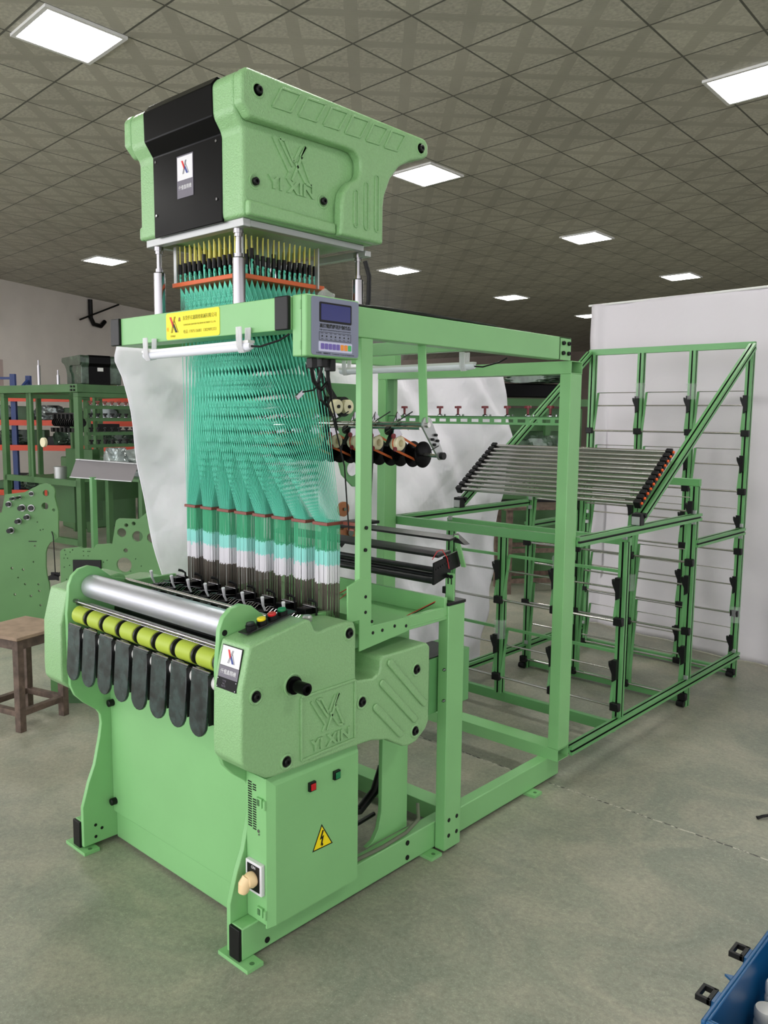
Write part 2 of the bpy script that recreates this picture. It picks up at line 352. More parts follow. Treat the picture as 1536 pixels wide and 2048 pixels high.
# two windows high and low in the left wall (seen at the frame's left edge)
def wall_at(y): t = (y-WL0.y)/wd.y; return WL0+wd*t
for k, (yc, wdt, z0, z1) in enumerate(((5.0, 1.3, 3.37, 3.93), (4.9, 1.6, 1.95, 2.58))):
    c = wall_at(yc)+Z*(z0+z1)/2+wn_*.01
    mb = MB(); mb.obox(c, wd, Z, wn_, wdt, z1-z0, .02); wi = mb.build('window_%d' % (k+1), NIGHT); struct(wi)
    f = MB()
    for sgn in (-1, 1):
        f.obox(c+wd*sgn*wdt/2+wn_*.02, wd, Z, wn_, .09, z1-z0+.12, .08); f.obox(c+Z*sgn*(z1-z0)/2+wn_*.02, wd, Z, wn_, wdt, .07, .08)
    f.obox(c+wn_*.02, wd, Z, wn_, .05, z1-z0, .06); f.build('window_frame', PKWHITE, wi)
# ------------------------------------------------------------------ ceiling panel lights
exn, eyn = EX.normalized(), EY.normalized()
def lamp_label(k):
    return ['square panel light above the left front corner, largest and brightest in view',
     'square panel light just behind the tail of the jacquard head cover',
     'square panel light at the right edge above the yarn creel',
     'small square panel light far left above the grey wall',
     'square panel light in mid ceiling behind the creel, above the backdrop gap',
     'small panel light right of the jacquard head rear leg, low in the ceiling',
     'distant panel light above the left end of the green top beam',
     'distant panel light at right just above the white backdrop cloth',
     'farthest tiny panel light peeping beside the backdrop cloth edge'][k] if k < 9 else 'unseen square panel light assumed in the ceiling grid outside the picture, place %d' % k
first = None
for k, (lx, ly) in enumerate(LAMPS):
    if first is None:
        t = thing('ceiling_light', lamp_label(k), 'ceiling light', (lx, ly, H), 'ceiling panel lights')
        a = MB(); c = Vector((lx, ly, H))
        for sg in (-1, 1):
            a.obox(c+exn*sg*.285-Z*.008, exn, eyn, Z, .03, .6, .022); a.obox(c+eyn*sg*.285-Z*.008, exn, eyn, Z, .54, .03, .022)
        a.build('frame', WHITE, t)
        a = MB(); a.obox(c-Z*.006, exn, eyn, Z, .54, .54, .008); a.build('diffuser', LAMPM, t); first = t
    elif k >= 9:
        t = dup(first, (lx, ly, H), 'unseen square ceiling panel light assumed out of view')
    else: dup(first, (lx, ly, H), lamp_label(k))
# ================================================================== THE LOOM
XL, XR = -.9915, 0.0
CX = -.4325
loom = thing('jacquard_needle_loom', 'large light green narrow fabric loom with eight weaving heads, in the middle of the floor', 'weaving machine', (-.47, .9, 0))
# base rails
for sx, x0, x1 in ((1, -.05, 0), (-1, -.9915, -.9415)):
    r = MB().box(x0, x1, 0.006, 1.79, .012, .112).build('base_rail', GREEN, loom, bevel=.004)
    lab(MB().box(x0+.001, x1-.001, -.004, .006, .013, .111).build('end_cap', BLACK, r, bevel=.002), 'black plastic end cap')
    for y in (.02, 1.0-.14, 1.55):
        m = MB(); m.box(x0-.045, x1+.045, y-.03, y+.03, 0, .012)
        for xx in (x0-.028, x1+.028): m.m(1).lathe((xx, y, .012), Z, [(0,.008),(.001,.008)], 10).m(0)
        m.build('foot_plate', [GREEN, DKGREEN], r, bevel=.002)
    m = MB(); xo = x1 if sx > 0 else x0
    for y, z in ((.10, .09), (.10, .035), (.745, .09), (.745, .035)): m.nx().lathe((xo, y, z), X*sx, [(-.002,.009),(.003,.009),(.003,.006)], 14)
    m.build('bolt', BLACK, r)
# side plates
prof = [(.003,.02),(.003,.17),(.03,.26),(.055,.32),(.078,.42),(.086,.47),(.083,.505),(.07,.525),(.022,.563),(-.012,.60),(-.028,.64),(-.03,.70),(-.032,.90),(-.025,.96)]
prof += [(-.022,1.0),(-.008,1.033),(.018,1.055),(.055,1.063),(.093,1.052),(.122,1.028),(.148,1.008),(.19,.998),(.25,.985),(.30,.986),(.42,.985),(.44,.94),(.80,.85),
         (.80,.113),(.585,.113),(.62,.125),(.648,.16),(.662,.22),(.664,.50),(.63,.53),(.43,.55),(.43,.02)]
for x0 in (-.9415, -.068):
    sp_ = MB().poly([(y, z) for y, z in prof], (x0, 0, 0), Y, Z, .018).build('side_plate', GREEN, loom, smooth=True, bevel=.002)
    m = MB()
    for y, z in ((.05,.09),(.05,.045),(.075,.07)): m.nx().lathe((x0+.018, y, z), X, [(-.002,.006),(.001,.006)], 12)
    for y, z in ((-.005,.99),(.09,.99),(.11,.965),(.155,1.01)) if x0 > -.5 else (): m.nx().lathe((x0+.018, y, z), X, [(-.002,.009),(.001,.009),(.001,.006)], 14)
    m.build('screw_hole', BLACK, sp_)
# front sheet
m = MB(); m.box(-.9235, -.068, .124, .130, .120, .80); m.build('front_panel', GREEN, loom, bevel=.002)
m = MB(); m.box(-.9235, -.068, .137, .187, .013, .117); m.build('cross_rail', GREEN, loom, bevel=.002)
for z in (.545, .165): lab(MB().lathe((-.905, .124, z), -Y, [(0,.013),(.02,.013),(.022,.009)], 16).build('knob', BLACK, loom), 'black clamping knob')
m = MB()
for x in (-.9, -.09): m.lathe((x, .1, .118), Z, [(0,.004),(.01,.004)], 8)
# take-up roller, rods, cloth roller
MB().lathe((-.9225, .062, .988), X, [(0,.034),(.006,.042),(.85,.042),(.854,.034)], 48).build('take_up_roller', BRUSH, loom, smooth=True)
m = MB(); m.lathe((-.9225, -.002, .944), X, [(0,.008),(.02,.008),(.02,.006),(.854,.006)], 16); m.lathe((-.9225, .006, .930), X, [(0,.004),(.854,.004)], 12)
lab(m.build('guide_rod', STEEL, loom, smooth=True), 'thin polished guide rods')
MB().lathe((-.9225, .052, .892), X, [(0,.034),(.854,.034)], 32).build('cloth_roller', WHITE, loom, smooth=True)
m = MB()
for y, z, r in ((.20,.992,.007),(.222,.985,.005)): m.lathe((-.9225, y, z), X, [(0,r),(.854,r)], 14)
m.build('breast_rod', ROD, loom, smooth=True)
lab(MB().box(-.92, -.07, .06, .12, .66, .80).box(-.92, -.07, .0, .012, .765, .80).build('gearbox_strip', DARK, loom, bevel=.003), 'dark housing behind the guards')
for k in range(8):
    x0 = -.897+k*.1052
    pr = MB().lathe((x0+.002, .0, .9), X, [(0,.026),(.003,.031),(.076,.031),(.079,.026)], 28).build('press_roller', LIME, loom, smooth=True)
    MB().lathe((x0+.081, .0, .9), X, [(0,.027),(.001,.029),(.009,.029),(.010,.022),(.020,.022)], 28).build('roller_collar', DARK, pr, smooth=True)
    # hanging cloth guard: slightly dished strip with round lower end
    n_ = 9; outl = [(0,0),(.083,0),(.083,-.150)]+[(.0415+.0415*math.cos(math.radians(-t)), -.150+.0415*math.sin(math.radians(-t))) for t in range(20,180,20)]+[(0,-.150)]
    up = Vector((0, .075, 1)).normalized()
    gd = MB(); gd.poly(outl, (x0, -.0335, .872), X, up, .009); gd = gd.build('cloth_guard', SLATE, loom, bevel=.002)
    g2 = MB(); g2.poly([(0,0),(.083,0),(.083,.004),(0,.004)], (x0, -.034, .872), X, up, .004); lab(g2.build('guard_edge', STEEL, gd), 'bright top edge')
    g2 = MB(); g2.box(x0+.083, x0+.0845, -.045, .02, .72, .868); g2.build('side_flange', DARK, gd)
    cr = MB(); cr.lathe((x0+.0855, -.012, .842), X, [(0,.024),(.0175,.024),(.0175,.012),(.014,.011)], 24); lab(cr.build('cloth_spool', WHITE, loom, smooth=True), 'white spool between the guards')
# ---- end covers
cprof = [(-.018,.978),(.185,1.017),(.205,1.012),(.222,.978),(.235,.972),(.344,.982),(.385,.975),(.394,.95),(.394,.80),(.40,.786),(.472,.776),(.50,.786),(.507,.80),(.508,.83),(.52,.838),(.742,.838),(.757,.822),
         (.757,.56),(.74,.535),(.692,.505),(.655,.50),(.622,.507),(.54,.555),(.51,.561),(.469,.572),(.41,.575),(.06,.583),(.035,.588),(-.03,.63),(-.05,.655),(-.052,.70),(-.048,.86)]
def end_cover(x0, x1, side):
    # shell set back so that the side face is smaller than the flange: a soft-edged moulded cover
    c = MB(); c.poly(cprof, (x0, 0, 0), Y, Z, x1-x0); co = c.build('end_cover', HAMMER, loom, bevel=.014, seg=4, ang=28)
    return co
ec = end_cover(-.048, .08, 1); el = end_cover(-1.0715, -.9435, -1)
m = MB(); b_ = MB()
for y, z in ((.001,.834),(.110,.614),(.422,.712),(.686,.758),(.683,.544),(.363,.944)):
    ring(m.nx(), (.08, y, z), X, .0205, .0045); b_.nx().lathe((.0795, y, z), X, [(0,.0165),(.0008,.0165)], 20); bolt_head(b_, (.081, y, z), X, .0115, .010)
ring(m.nx(), (.08, .136, .835), X, .032, .0045)
m.build('bolt_recess', HAMMER, ec, smooth=True); b_.build('bolt', BLACK, ec, smooth=True)
MB().lathe((.078, .136, .835), X, [(0,.026),(.012,.026),(.013,.018),(.062,.018),(.064,.015),(.064,.009),(.05,.008)], 28).build('hand_shaft', GLOSSB, ec, smooth=True)
m = MB(); fr = [((.166,.60),(.166,.790)),((.166,.790),(.389,.792)),((.389,.792),(.389,.604)),((.389,.604),(.166,.60))]
m.strokes(fr, (.080, 0, 0), Y, Z, .008, .005)
emb_logo(m.nx(), (.080, .272, .716), Y, Z, .135, .105, .005)
m.build('embossed_emblem', HAMMER, ec, bevel=.0012)
text('embossed_lettering', 'YI XIN', .05, (.080, .285, .630), Y, Z, HAMMER, ec, .0026, .165, bold=.0014)
for (y0, z0), (y1, z1) in (((.548,.812),(.726,.632)),((.512,.752),(.677,.588)),((.482,.680),(.604,.558))):
    dy, dz = y1-y0, z1-z0; L = math.hypot(dy, dz); u = (dy/L, dz/L)
    out = []
    for cc, s0 in (((y1, z1), -90), ((y0, z0), 90)):
        for t in range(0, 181, 30):
            a_ = math.radians(s0+t); out.append((cc[0]+.012*(math.cos(a_)*u[0]-math.sin(a_)*u[1]), cc[1]+.012*(math.cos(a_)*u[1]+math.sin(a_)*u[0])))
    MB().poly(out, (.0795, 0, 0), Y, Z, .0085).build('raised_rib', HAMMER, ec, bevel=.004, seg=3)
# front badge of the right cover, lying on its slanting front
bu = Vector((0, .0265, .118)).normalized(); bn = X.cross(bu); bo = Vector((.014, -.0355, .908))+bn*.0012
def bp_(m, u0, u1, v0, v1, t): m.obox(bo+X*(u0+u1)/2+bu*(v0+v1)/2+bn*t/2, X, bu, bn, u1-u0, v1-v0, t); return m
m = MB(); bp_(m.m(2), -.0445, .0445, -.060, .060, .0016); bp_(m.m(0), -.042, .042, .004, .058, .0022); bp_(m.m(1), -.043, .043, -.029, .003, .0022)
bd = m.build('badge', [WPRINT, GREYP, GLOSSB], ec); lab(bd, 'white, grey and black name plate with emblem')
logo(bd, 'emblem', bo+bu*.031+bn*.0023, X, bu, .034, .036, RED, BLUEP, GREYP)
text('lettering', '仟億鑫精機', .0142, bo-bu*.013+bn*.0023, X, bu, WPRINT, bd, .0004, .068)
text('type_lines', 'TYPE\nNO.\nDATE', .007, bo-X*.012-bu*.045+bn*.0017, X, bu, GREYP, bd, .0003, .018)
m = MB()
for x in (-.040,.040):
    for v_ in (-.034,-.056): m.nx().lathe(bo+X*x+bu*v_+bn*.0015, bn, [(0,.002),(.0015,.0016)], 8)
m.build('rivet', STEEL, bd)
# button strip on the sloping cover top
sl = Vector((0, .203, .039)).normalized(); nn = X.cross(sl)
bs = MB().obox(Vector((.005,.108,.992+.017))+nn*.0035, X, sl, nn, .042, .185, .004).build('button_strip', DARK, ec, bevel=.001)
for t_, mm, nm in ((-.062,BLACK,'black rocker button'),(-.022,BTNY,'yellow push button'),(.018,BTNR,'red push button'),(.056,BTNG,'green push button')):
    c = Vector((.005,.108,1.009))+sl*t_+nn*.005
    q = MB(); q.m(1).lathe(c, nn, [(0,.0155),(.012,.0155),(.012,.012)], 22); q.m(0).lathe(c+nn*.01, nn, [(0,.012),(.006,.013),(.009,.012),(.010,.006)], 22)
    lab(q.build('push_button', [mm, BLACK], bs, smooth=True), nm)
# ---- electrical cabinet
cb = MB().box(-.049, .040, .0655, .4308, .113, .562).build('cabinet_body', GREEN, loom, bevel=.002)
m = MB(); y0, y1, z0, z1 = .062, .434, .108, .566; d_ = .024
m.add([(.041,y0,z0),(.041,y1,z0),(.041,y1,z1),(.041,y0,z1),(.046,y0,z0),(.046,y1,z0),(.046,y1,z1),(.046,y0,z1),(.0605,y0+d_,z0+d_*.3),(.0605,y1-d_*.3,z0+d_*.3),(.0605,y1-d_*.3,z1-d_),(.0605,y0+d_,z1-d_)],
      [(3,2,1,0),(8,9,10,11)]+[(i,(i+1)%4,4+(i+1)%4,4+i) for i in range(4)]+[(4+i,4+(i+1)%4,8+(i+1)%4,8+i) for i in range(4)])
dr = m.build('cabinet_door', GREEN, loom, smooth=True, ang=12)
for (y, z), mm, nm in (((.224,.497),BTNR,'red square button'),((.327,.500),BTNG,'dark green square button')):
    q = MB(); q.m(1).box(.060,.070,y-.013,y+.013,z-.014,z+.014); q.m(0).box(.070,.0735,y-.009,y+.009,z-.010,z+.010); lab(q.build('square_button', [mm, BLACK], dr, bevel=.001), nm)
q = MB(); tri = [(.235,.287),(.308,.285),(.268,.352)]
ctr = (sum(a for a, b in tri)/3, sum(b for a, b in tri)/3); grow = [(ctr[0]+(a-ctr[0])*1.18, ctr[1]+(b-ctr[1])*1.18) for a, b in tri]
q.m(1).poly(grow, (.0604,0,0), Y, Z, .0006); q.m(0).poly(tri, (.0608,0,0), Y, Z, .0006)
q.m(1).poly([(.270,.340),(.259,.312),(.268,.314),(.262,.292),(.268,.294),(.266,.288),(.274,.292),(.270,.300),(.277,.322),(.268,.319),(.276,.338)], (.0613,0,0), Y, Z, .0006)
lab(q.build('warning_sign', [YEL, BLACK], dr), 'yellow triangle with a black lightning bolt')
q = MB()
for k in range(19):
    z = .535-k*.0075; q.box(-.040,-.023,.0646,.0656,z-.0019,z+.0019)
    if k not in (3,4,5): q.box(-.018,-.003,.0646,.0656,z-.0060,z-.0024)
q.build('vent_slots', BLACK, cb)
for z in (.487, .150):
    q = MB(); q.m(0).box(.006,.030,.058,.066,z-.014,z+.014).m(1).box(.010,.020,.056,.059,z-.009,z+.009); q.m(0).lathe((.043,.058,z-.014), Z, [(0,.005),(.028,.005)], 10); lab(q.build('hinge', [GREEN, DKGREEN], cb), 'painted hinge latch')
q = MB(); q.lathe((.008,.0655,.395), -Y, [(0,.005),(.002,.005),(.002,.003)], 12).lathe((.010,.0655,.385), -Y, [(0,.003),(.002,.003)], 8); lab(q.build('key_lock', STEEL, cb), 'small silver lock')
q = MB(); q.m(0).box(-.038,.034,.052,.0655,.205,.300).m(1).box(-.030,.026,.0505,.053,.213,.292); sw = q.build('isolator_switch', [WPRINT, BLACK], cb, bevel=.001)
q = MB(); q.lathe((-.002,.052,.250), -Y, [(0,.022),(.012,.024),(.026,.019),(.030,.012)], 24)
q.tube([(-.004,.034,.258),(-.006,.022,.242),(-.008,.020,.222),(-.009,.024,.214)], .014, 14, radii=[.018,.019,.016,.008]); lab(q.build('rotary_knob', KNOBC, cb, smooth=True), 'cream rotary knob')
text('switch_lettering', 'ON', .012, (.000,.0503,.285), X, Z, WPRINT, cb, .0003)
# ---- support post with feeder box
pst = MB().box(.002, .047, .8994, .9955, .012, .934).build('support_post', GREEN, loom, bevel=.003)
lab(MB().box(-.001, .050, .896, .999, .934, .946).build('end_cap', BLACK, pst, bevel=.003), 'black post cap')
m = MB()
for y in (.925,.972):
    for z in (.065,.125): m.nx().lathe((.047,y,z), X, [(-.002,.008),(.001,.008)], 12)
m.build('screw_hole', BLACK, pst)
m = MB()
for z in (.70,.585): m.nx().lathe((.035,.899,z), -Y, [(0,.006),(.006,.006),(.006,.003),(.012,.003)], 10)
lab(m.build('bolt', STEEL, pst), 'steel bolts')
m = MB().box(-.16, -.005, .86, 1.10, .53, .735); sb = m.build('motor_box', FRAME, loom, bevel=.002)
MB().box(-.155,-.012,.865,1.06,.735,.738).build('perforated_lid', DARK, sb)
# ---- rear gantry
gX0, gX1, gy0, gy1 = -1.036, .0518, 1.688, 1.780
ga = MB().box(gX1-.0518, gX1, gy0, gy1, .164, 1.787).build('gantry_post', GREEN, loom, bevel=.003)
MB().box(gX0, gX0+.0518, gy0, gy1, .164, 1.787).build('gantry_post', GREEN, loom, bevel=.003)
def htube(name, x0, x1, y0, y1, z0, z1, mm, t=.003):
    m = MB(); m.m(0).box(x0, x1, y0, y1, z0, z0+t).box(x0, x1, y0, y1, z1-t, z1).box(x0, x1, y0, y0+t, z0+t, z1-t).box(x0, x1, y1-t, y1, z0+t, z1-t)
    m.m(1).box(x0+.02, x1-.05, y0+t, y1-t, z0+t, z1-t); return m.build(name, [mm, BLACK], loom)
htube('gantry_top_tube', gX0, gX1, gy0, gy1, 1.787, 1.8386, GREEN)
htube('gantry_bottom_tube', gX0, gX1, gy0, gy1, .112, .164, GREEN)
# ---- top side beams and front cross beam
for x0, x1 in ((-.008,.046),(-.894,-.84)):
    tb = MB().box(x0, x1, .160, 1.60, 1.8390, 1.930).build('top_beam', GREEN, loom, bevel=.003)
    lab(MB().box(x0-.001, x1+.001, .148, .161, 1.838, 1.931).build('end_cap', BLACK, tb, bevel=.003), 'black end cap')
    sg_ = 1 if x1 > -.5 else -1; xo_ = x1 if sg_ > 0 else x0
    m = MB().box(min(xo_, xo_-.008*sg_), max(xo_, xo_-.008*sg_), 1.600, 1.690, 1.839, 1.930).box(x0, x1, 1.600, 1.606, 1.839, 1.930).box(x0, x1, 1.60, 1.69, 1.925, 1.930)
    m.build('flange', GREEN, tb, bevel=.001)
    m = MB()
    for y in (1.625,1.668):
        for z in (1.866,1.906): bolt_head(m.nx(), (xo_, y, z), X*sg_, .0085, .012)
    m.build('bolt', BLACK, tb)
cbm = MB().box(-.8395, -.0085, .157, .237, 1.8386, 1.930).build('front_cross_beam', GREEN, loom, bevel=.002)
sg = MB().poly(rrect(-.558,-.272,1.842,1.926,.008), (0,.1568,0), X, Z, .0012).build('sign_plate', YEL, cbm)
lab(sg, 'bright yellow company sign with red and black emblem')
logo(cbm, 'sign_emblem', (-.516,.1555,1.888), X, Z, .044, .050, RED, INK, INK)
text('sign_title', '东莞仟亿鑫精密机械有限公司', .0145, (-.375,.1555,1.904), X, Z, OLIVE, cbm, .0003, .176)
text('sign_subtitle', 'DONGGUAN QIANYIXIN PRECISION MACHINERY CO., LTD.', .0068, (-.375,.1555,1.884), X, Z, OLIVE, cbm, .0002, .170)
text('sign_phone', '电话: 17875136881  13829892323', .0125, (-.375,.1555,1.862), X, Z, OLIVE, cbm, .0002, .172)
text('sign_side_mark', '鑫', .014, (-.482,.1555,1.902), X, Z, MAROON, cbm, .0003)
text('sign_side_mark', '仟', .014, (-.548,.1555,1.874), X, Z, KEYO, cbm, .0003)
text('sign_small_caption', 'YIXINJX', .008, (-.520,.1555,1.852), X, Z, OLIVE, cbm, .0002)
for y in (.60, 1.15): MB().box(-.84, -.008, y-.02, y+.02, 1.85, 1.90).build('cross_tie', GREEN, loom, bevel=.002)
# ---- operator control box
ob = MB().box(.047, .105, .165, .372, 1.765, 1.933).build('control_box', GREEN, loom, bevel=.004)
XC = .105
m = MB(); m.poly(rrect(.183,.368,1.770,1.929,.008), (XC,0,0), Y, Z, .002); lab(m.build('face_plate', PANELG, ob), 'grey blue control face')
m = MB(); m.m(1).poly(rrect(.212,.338,1.861,1.916,.004), (XC+.002,0,0), Y, Z, .0012); m.m(0).poly(rrect(.218,.333,1.867,1.911,.002), (XC+.0026,0,0), Y, Z, .001)
lab(m.build('display_screen', [SCREEN, BLACK], ob), 'dark blue display')
text('title_lettering', '高速電腦提花控制系統', .0122, (XC+.002,.2745,1.8505), Y, Z, INK, ob, .0003, .122, bold=.0003)
text('subtitle_lettering', 'High speed computerized jacquard control system', .0052, (XC+.002,.2745,1.8405), Y, Z, INK, ob, .0002, .122)
m = MB(); m.strokes([((.212,.0),(.336,.0)),((.212,.022),(.336,.022)),((.212,0),(.212,.022)),((.336,0),(.336,.022))], (XC+.002,0,1.812), Y, Z, .0012, .0004)
for k in range(7):
    yk = .223+k*.0172; m.poly(circ(yk,.011,.0026,10), (XC+.002,0,1.812), Y, Z, .0006); m.strokes([((yk-.005,.019),(yk+.004,.019)),((yk-.004,.0035),(yk+.004,.0035))], (XC+.002,0,1.812), Y, Z, .0014, .0004)
m.build('indicator_row', INK, ob)
m = MB(); m.poly(rrect(.209,.341,1.781,1.808,.003), (XC+.002,0,0), Y, Z, .001); m.build('key_strip', KEYW, ob)
for k in range(8):
    y = .217+k*.0152+(.0 if k < 5 else .001); mm = KEYP if k < 5 else (KEYO if k < 7 else KEYG)
    lab(MB().poly(rrect(y,y+.0125,1.787,1.803,.002), (XC+.0028,0,0), Y, Z, .0012).build('key', mm, ob), ('purple' if k < 5 else 'orange' if k < 7 else 'green')+' key')
text('maker_line', '东莞市 · 電腦提花 · Computer Control Equipment', .0052, (XC+.002,.275,1.7755), Y, Z, INK, ob, .0002, .150)
m = MB()
for z in (1.905, 1.795): m.nx().lathe((.083,.1645,z-.012), Z, [(0,.003),(.024,.003)], 8)
m.build('hinge', GREEN, ob)
m = MB().box(.085,.0865,.1640,.1655,1.767,1.931); lab(m.build('door_gap', DKGREEN, ob), 'door seam')
# ---- upright with its bracket
ur = MB().box(.022, .045, .4445, .4970, .95, 1.8386).build('upright', GREEN, loom, bevel=.002)
m = MB(); m.poly([(.390,1.078),(.443,1.095),(.497,1.095),(.4985,.935),(.677,.935),(.677,.885),(.443,.862),(.4435,.964),(.392,.964)], (.0405,0,0), Y, Z, .006); br = m.build('upright_bracket', GREEN, loom, bevel=.0015)
m = MB()
for y, z in ((.47,1.035),(.47,.985),(.50,.95),(.505,.912),(.55,.912),(.61,.915),(.668,.905)): m.nx().lathe((.0465,y,z), X, [(-.001,.0055),(.0015,.0055)], 12)
for y, z in ((.47,1.255),(.467,1.185)): m.nx().lathe((.0452,y,z), X, [(-.001,.006),(.005,.006)], 12)
m.build('bolt', BLACK, br)
m = MB().tube([(.03,.503,1.8386),(.032,.505,1.6),(.034,.508,1.45),(.03,.503,1.3),(.03,.503,1.10)], .004, 8); m.tube([(.024,.503,1.8386),(.026,.508,1.4),(.024,.505,1.1)], .003, 8)
lab(m.build('power_cable', BLACK, loom, smooth=True), 'black cable run down the upright')
# bobbin deck behind the weaving heads
m = MB().box(-.925, .04, .50, .515, .895, .955).box(-.925,.04,.515,.90,.893,.899).box(-.925,.04,.885,.90,.899,.965).box(.020,.0385,.677,.90,.884,.93); m.build('rear_tray', GREEN, loom, bevel=.002)
MB().box(-.925, -.068, .15, .50, .86, .90).build('head_bed', DARK, loom, bevel=.003)
# ---- eight weaving heads under the harness
BX = [-.811+k*.1007 for k in range(8)]      # left edges of the eight harness groups
BW, BY0, BY1 = .061, .390, .452
for k in range(8):
    xc = BX[k]+.032; rr_ = random.Random(k)
    h_ = MB(); h_.m(0).box(xc-.040, xc+.036, .235, .365, .90, .955).box(xc-.044, xc-.012, .245, .30, .955, .985).box(xc+.006, xc+.036, .262, .325, .955, .978)
    h_.box(xc-.038, xc+.034, .205, .235, .925, .962).box(xc-.02, xc+.02, .305, .36, .955, 1.005)
    h_.m(1).box(xc-.036, xc+.0, .212, .228, .962, .970).box(xc+.004, xc+.03, .215, .232, .962, .972).box(xc-.03, xc+.03, .338, .352, 1.005, 1.009)
    for t_ in range(4): h_.lathe((xc-.03+t_*.019, .205, .945), -Y, [(0,.005),(.006,.005)], 8)
    for t_ in range(3): h_.lathe((xc-.028+t_*.02, .24, .962), Z, [(0,.006),(.007,.006),(.008,.003)], 8)
    hd = h_.build('weaving_head', [GLOSSB, STEEL], loom, bevel=.0015)
    hx = xc-.02 if k else xc-.05
    q = MB().tube([(hx, .262, .985), (hx+.004, .25, 1.004), (hx+.012, .240, 1.034)], .004, 8, radii=[.003,.004,.006]); lab(q.build('shuttle_lever', WSLV, hd, smooth=True), 'bright metal lever')
    q = MB().tube([(xc+.03, .345, .97), (xc+.028, .342, 1.022), (xc+.022, .332, 1.030), (xc+.014, .322, 1.033)], .0055, 8, radii=[.0035,.0035,.0045,.005]); q.build('hook_arm', BLACK, hd, smooth=True)
    q = MB()
    for t_ in range(5):
        q.tube([(xc-.03+t_*.014, .23, .966), (xc-.03+t_*.014, .28, .99+.006*rr_.random()), (xc-.028+t_*.014, .34, .985)], .0012, 5)
    q.build('wire_guides', STEEL, hd)
lab(MB().lathe((.015, .25, .99), Z, [(0,.014),(.012,.016),(.018,.012),(.020,.004)], 20).build('oiler_cap', ALU, loom, smooth=True), 'dull silver cap')
# comber boards (dark red) with their bracket
for k in range(8):
    MB().box(BX[k]-.004, BX[k]+BW+.003, BY0-.004, BY1+.004, 1.259, 1.269).build('lower_comber_board', MAROON, loom, bevel=.001)
m = MB().box(BX[7]+BW+.004, .02, .455, .475, 1.258, 1.268).box(-.005, .022, .44, .50, 1.245, 1.250); lab(m.build('board_bracket', MAROON, loom), 'dark red bracket')
# ---- left gear plate seen through the cords
XP = -.925
gp = [(1.06,1.60),(1.12,1.752),(1.50,1.752),(1.50,1.262),(1.40,1.272),(1.33,1.33),(1.30,1.42),(1.27,1.50),(1.18,1.52),(1.12,1.53)]
dp = MB().poly(gp, (XP-.012,0,0), Y, Z, .010).build('gear_plate', FRAME, loom, bevel=.002)
MB().poly(circ(1.394,1.355,.033,24), (XP,0,0), Y, Z, .0005).m(0).build('plate_hole', CLOTH, dp)
for y, z in ((1.222,1.645),(1.290,1.645)):
    q = MB(); q.m(1).lathe((XP, y, z), X, [(-.002,.045),(.05,.045)], 32); q.m(0).lathe((XP+.05, y, z), X, [(0,.031),(.03,.031),(.031,.026)], 32)
    for t_ in range(28):
        a_ = t_*2*math.pi/28; q.box(XP+.052, XP+.079, y+.031*math.cos(a_)-.0012, y+.031*math.cos(a_)+.0012, z+.031*math.sin(a_)-.0012, z+.031*math.sin(a_)+.0012)
    q.m(1).lathe((XP+.081, y, z), X, [(0,.008),(.006,.008)], 10); lab(q.build('toothed_pulley', [CREAM, BLACK], loom), 'cream toothed pulley')
m = MB().bar((XP+.03,1.25,1.68),(XP+.03,1.12,1.83),.03,.004,X).bar((XP+.03,1.18,1.665),(XP+.03,1.05,1.83),.03,.004,X); m.build('drive_belt', BLACK, loom)
m = MB().m(0).lathe((XP,1.33,1.17), X, [(0,.035),(.012,.035)], 20).lathe((XP,1.35,1.06), X, [(0,.045),(.03,.045)], 20).m(1).box(XP-.02,XP+.1,1.20,1.48,1.098,1.112)
m.m(2).lathe((XP+.012,1.33,1.17), X, [(0,.008),(.008,.008)], 10).lathe((XP+.03,1.35,1.06), X, [(0,.018),(.01,.018)], 12); m.m(1).bar((XP+.02,1.30,1.0),(XP+.02,1.42,1.10),.02,.006,X)
lab(m.build('roller_linkage', [BRONZE, BLACK, STEEL], loom), 'bronze rollers on black bars')
# ---- weft feeder shaft with eight spool units
FY, FZ = .80, 1.575
MB().lathe((-.93, FY, FZ), X, [(0,.009),(.955,.009)], 14).lathe((-.93, FY-.03, FZ-.012), X, [(0,.005),(.94,.005)], 10).build('feeder_shaft', ROD, loom, smooth=True)
for x in (.0, -.93):
    fa = MB().bar((x+.004, FY-.02, 1.842), (x, FY+.002, FZ-.01), .006, .034, X).build('feeder_arm', GREEN, loom, bevel=.001)
    q = MB(); L_ = []; p0, p1 = (FY+.005, FZ+.002), (FY+.082, FZ-.108); dy, dz = p1[0]-p0[0], p1[1]-p0[1]; L = math.hypot(dy, dz); u = (dy/L, dz/L)
    for cc, s0, rr_ in ((p1, -90, .015), (p0, 90, .026)):
        for t in range(0, 181, 20):
            a_ = math.radians(s0+t); L_.append((cc[0]+rr_*(math.cos(a_)*u[0]-math.sin(a_)*u[1]), cc[1]+rr_*(math.cos(a_)*u[1]+math.sin(a_)*u[0])))
    q.m(0).poly(L_, (x+.006,0,0), Y, Z, .008); q.m(1).lathe((x+.014,FY+.082,FZ-.108), X, [(0,.013),(.014,.013),(.014,.007)], 16).lathe((x+.014,FY+.004,FZ), X, [(0,.010),(.001,.010)], 16)
    for y, z in ((.045,-.035),(.028,-.050),(.055,-.055),(.038,-.068)): q.lathe((x+.012,FY+y,FZ+z), X, [(0,.005),(.012,.005)], 8)
    q.bar((x+.02,FY+.02,FZ-.086),(x+.02,FY+.06,FZ-.072),.003,.003,X)
    lab(q.build('crank_plate', [ALU, BLACK], fa, bevel=.001), 'grey crank plate')
MB().lathe((-.93, FY+.082, FZ-.108), X, [(0,.007),(.93,.007)], 12).build('spool_shaft', ROD, loom)
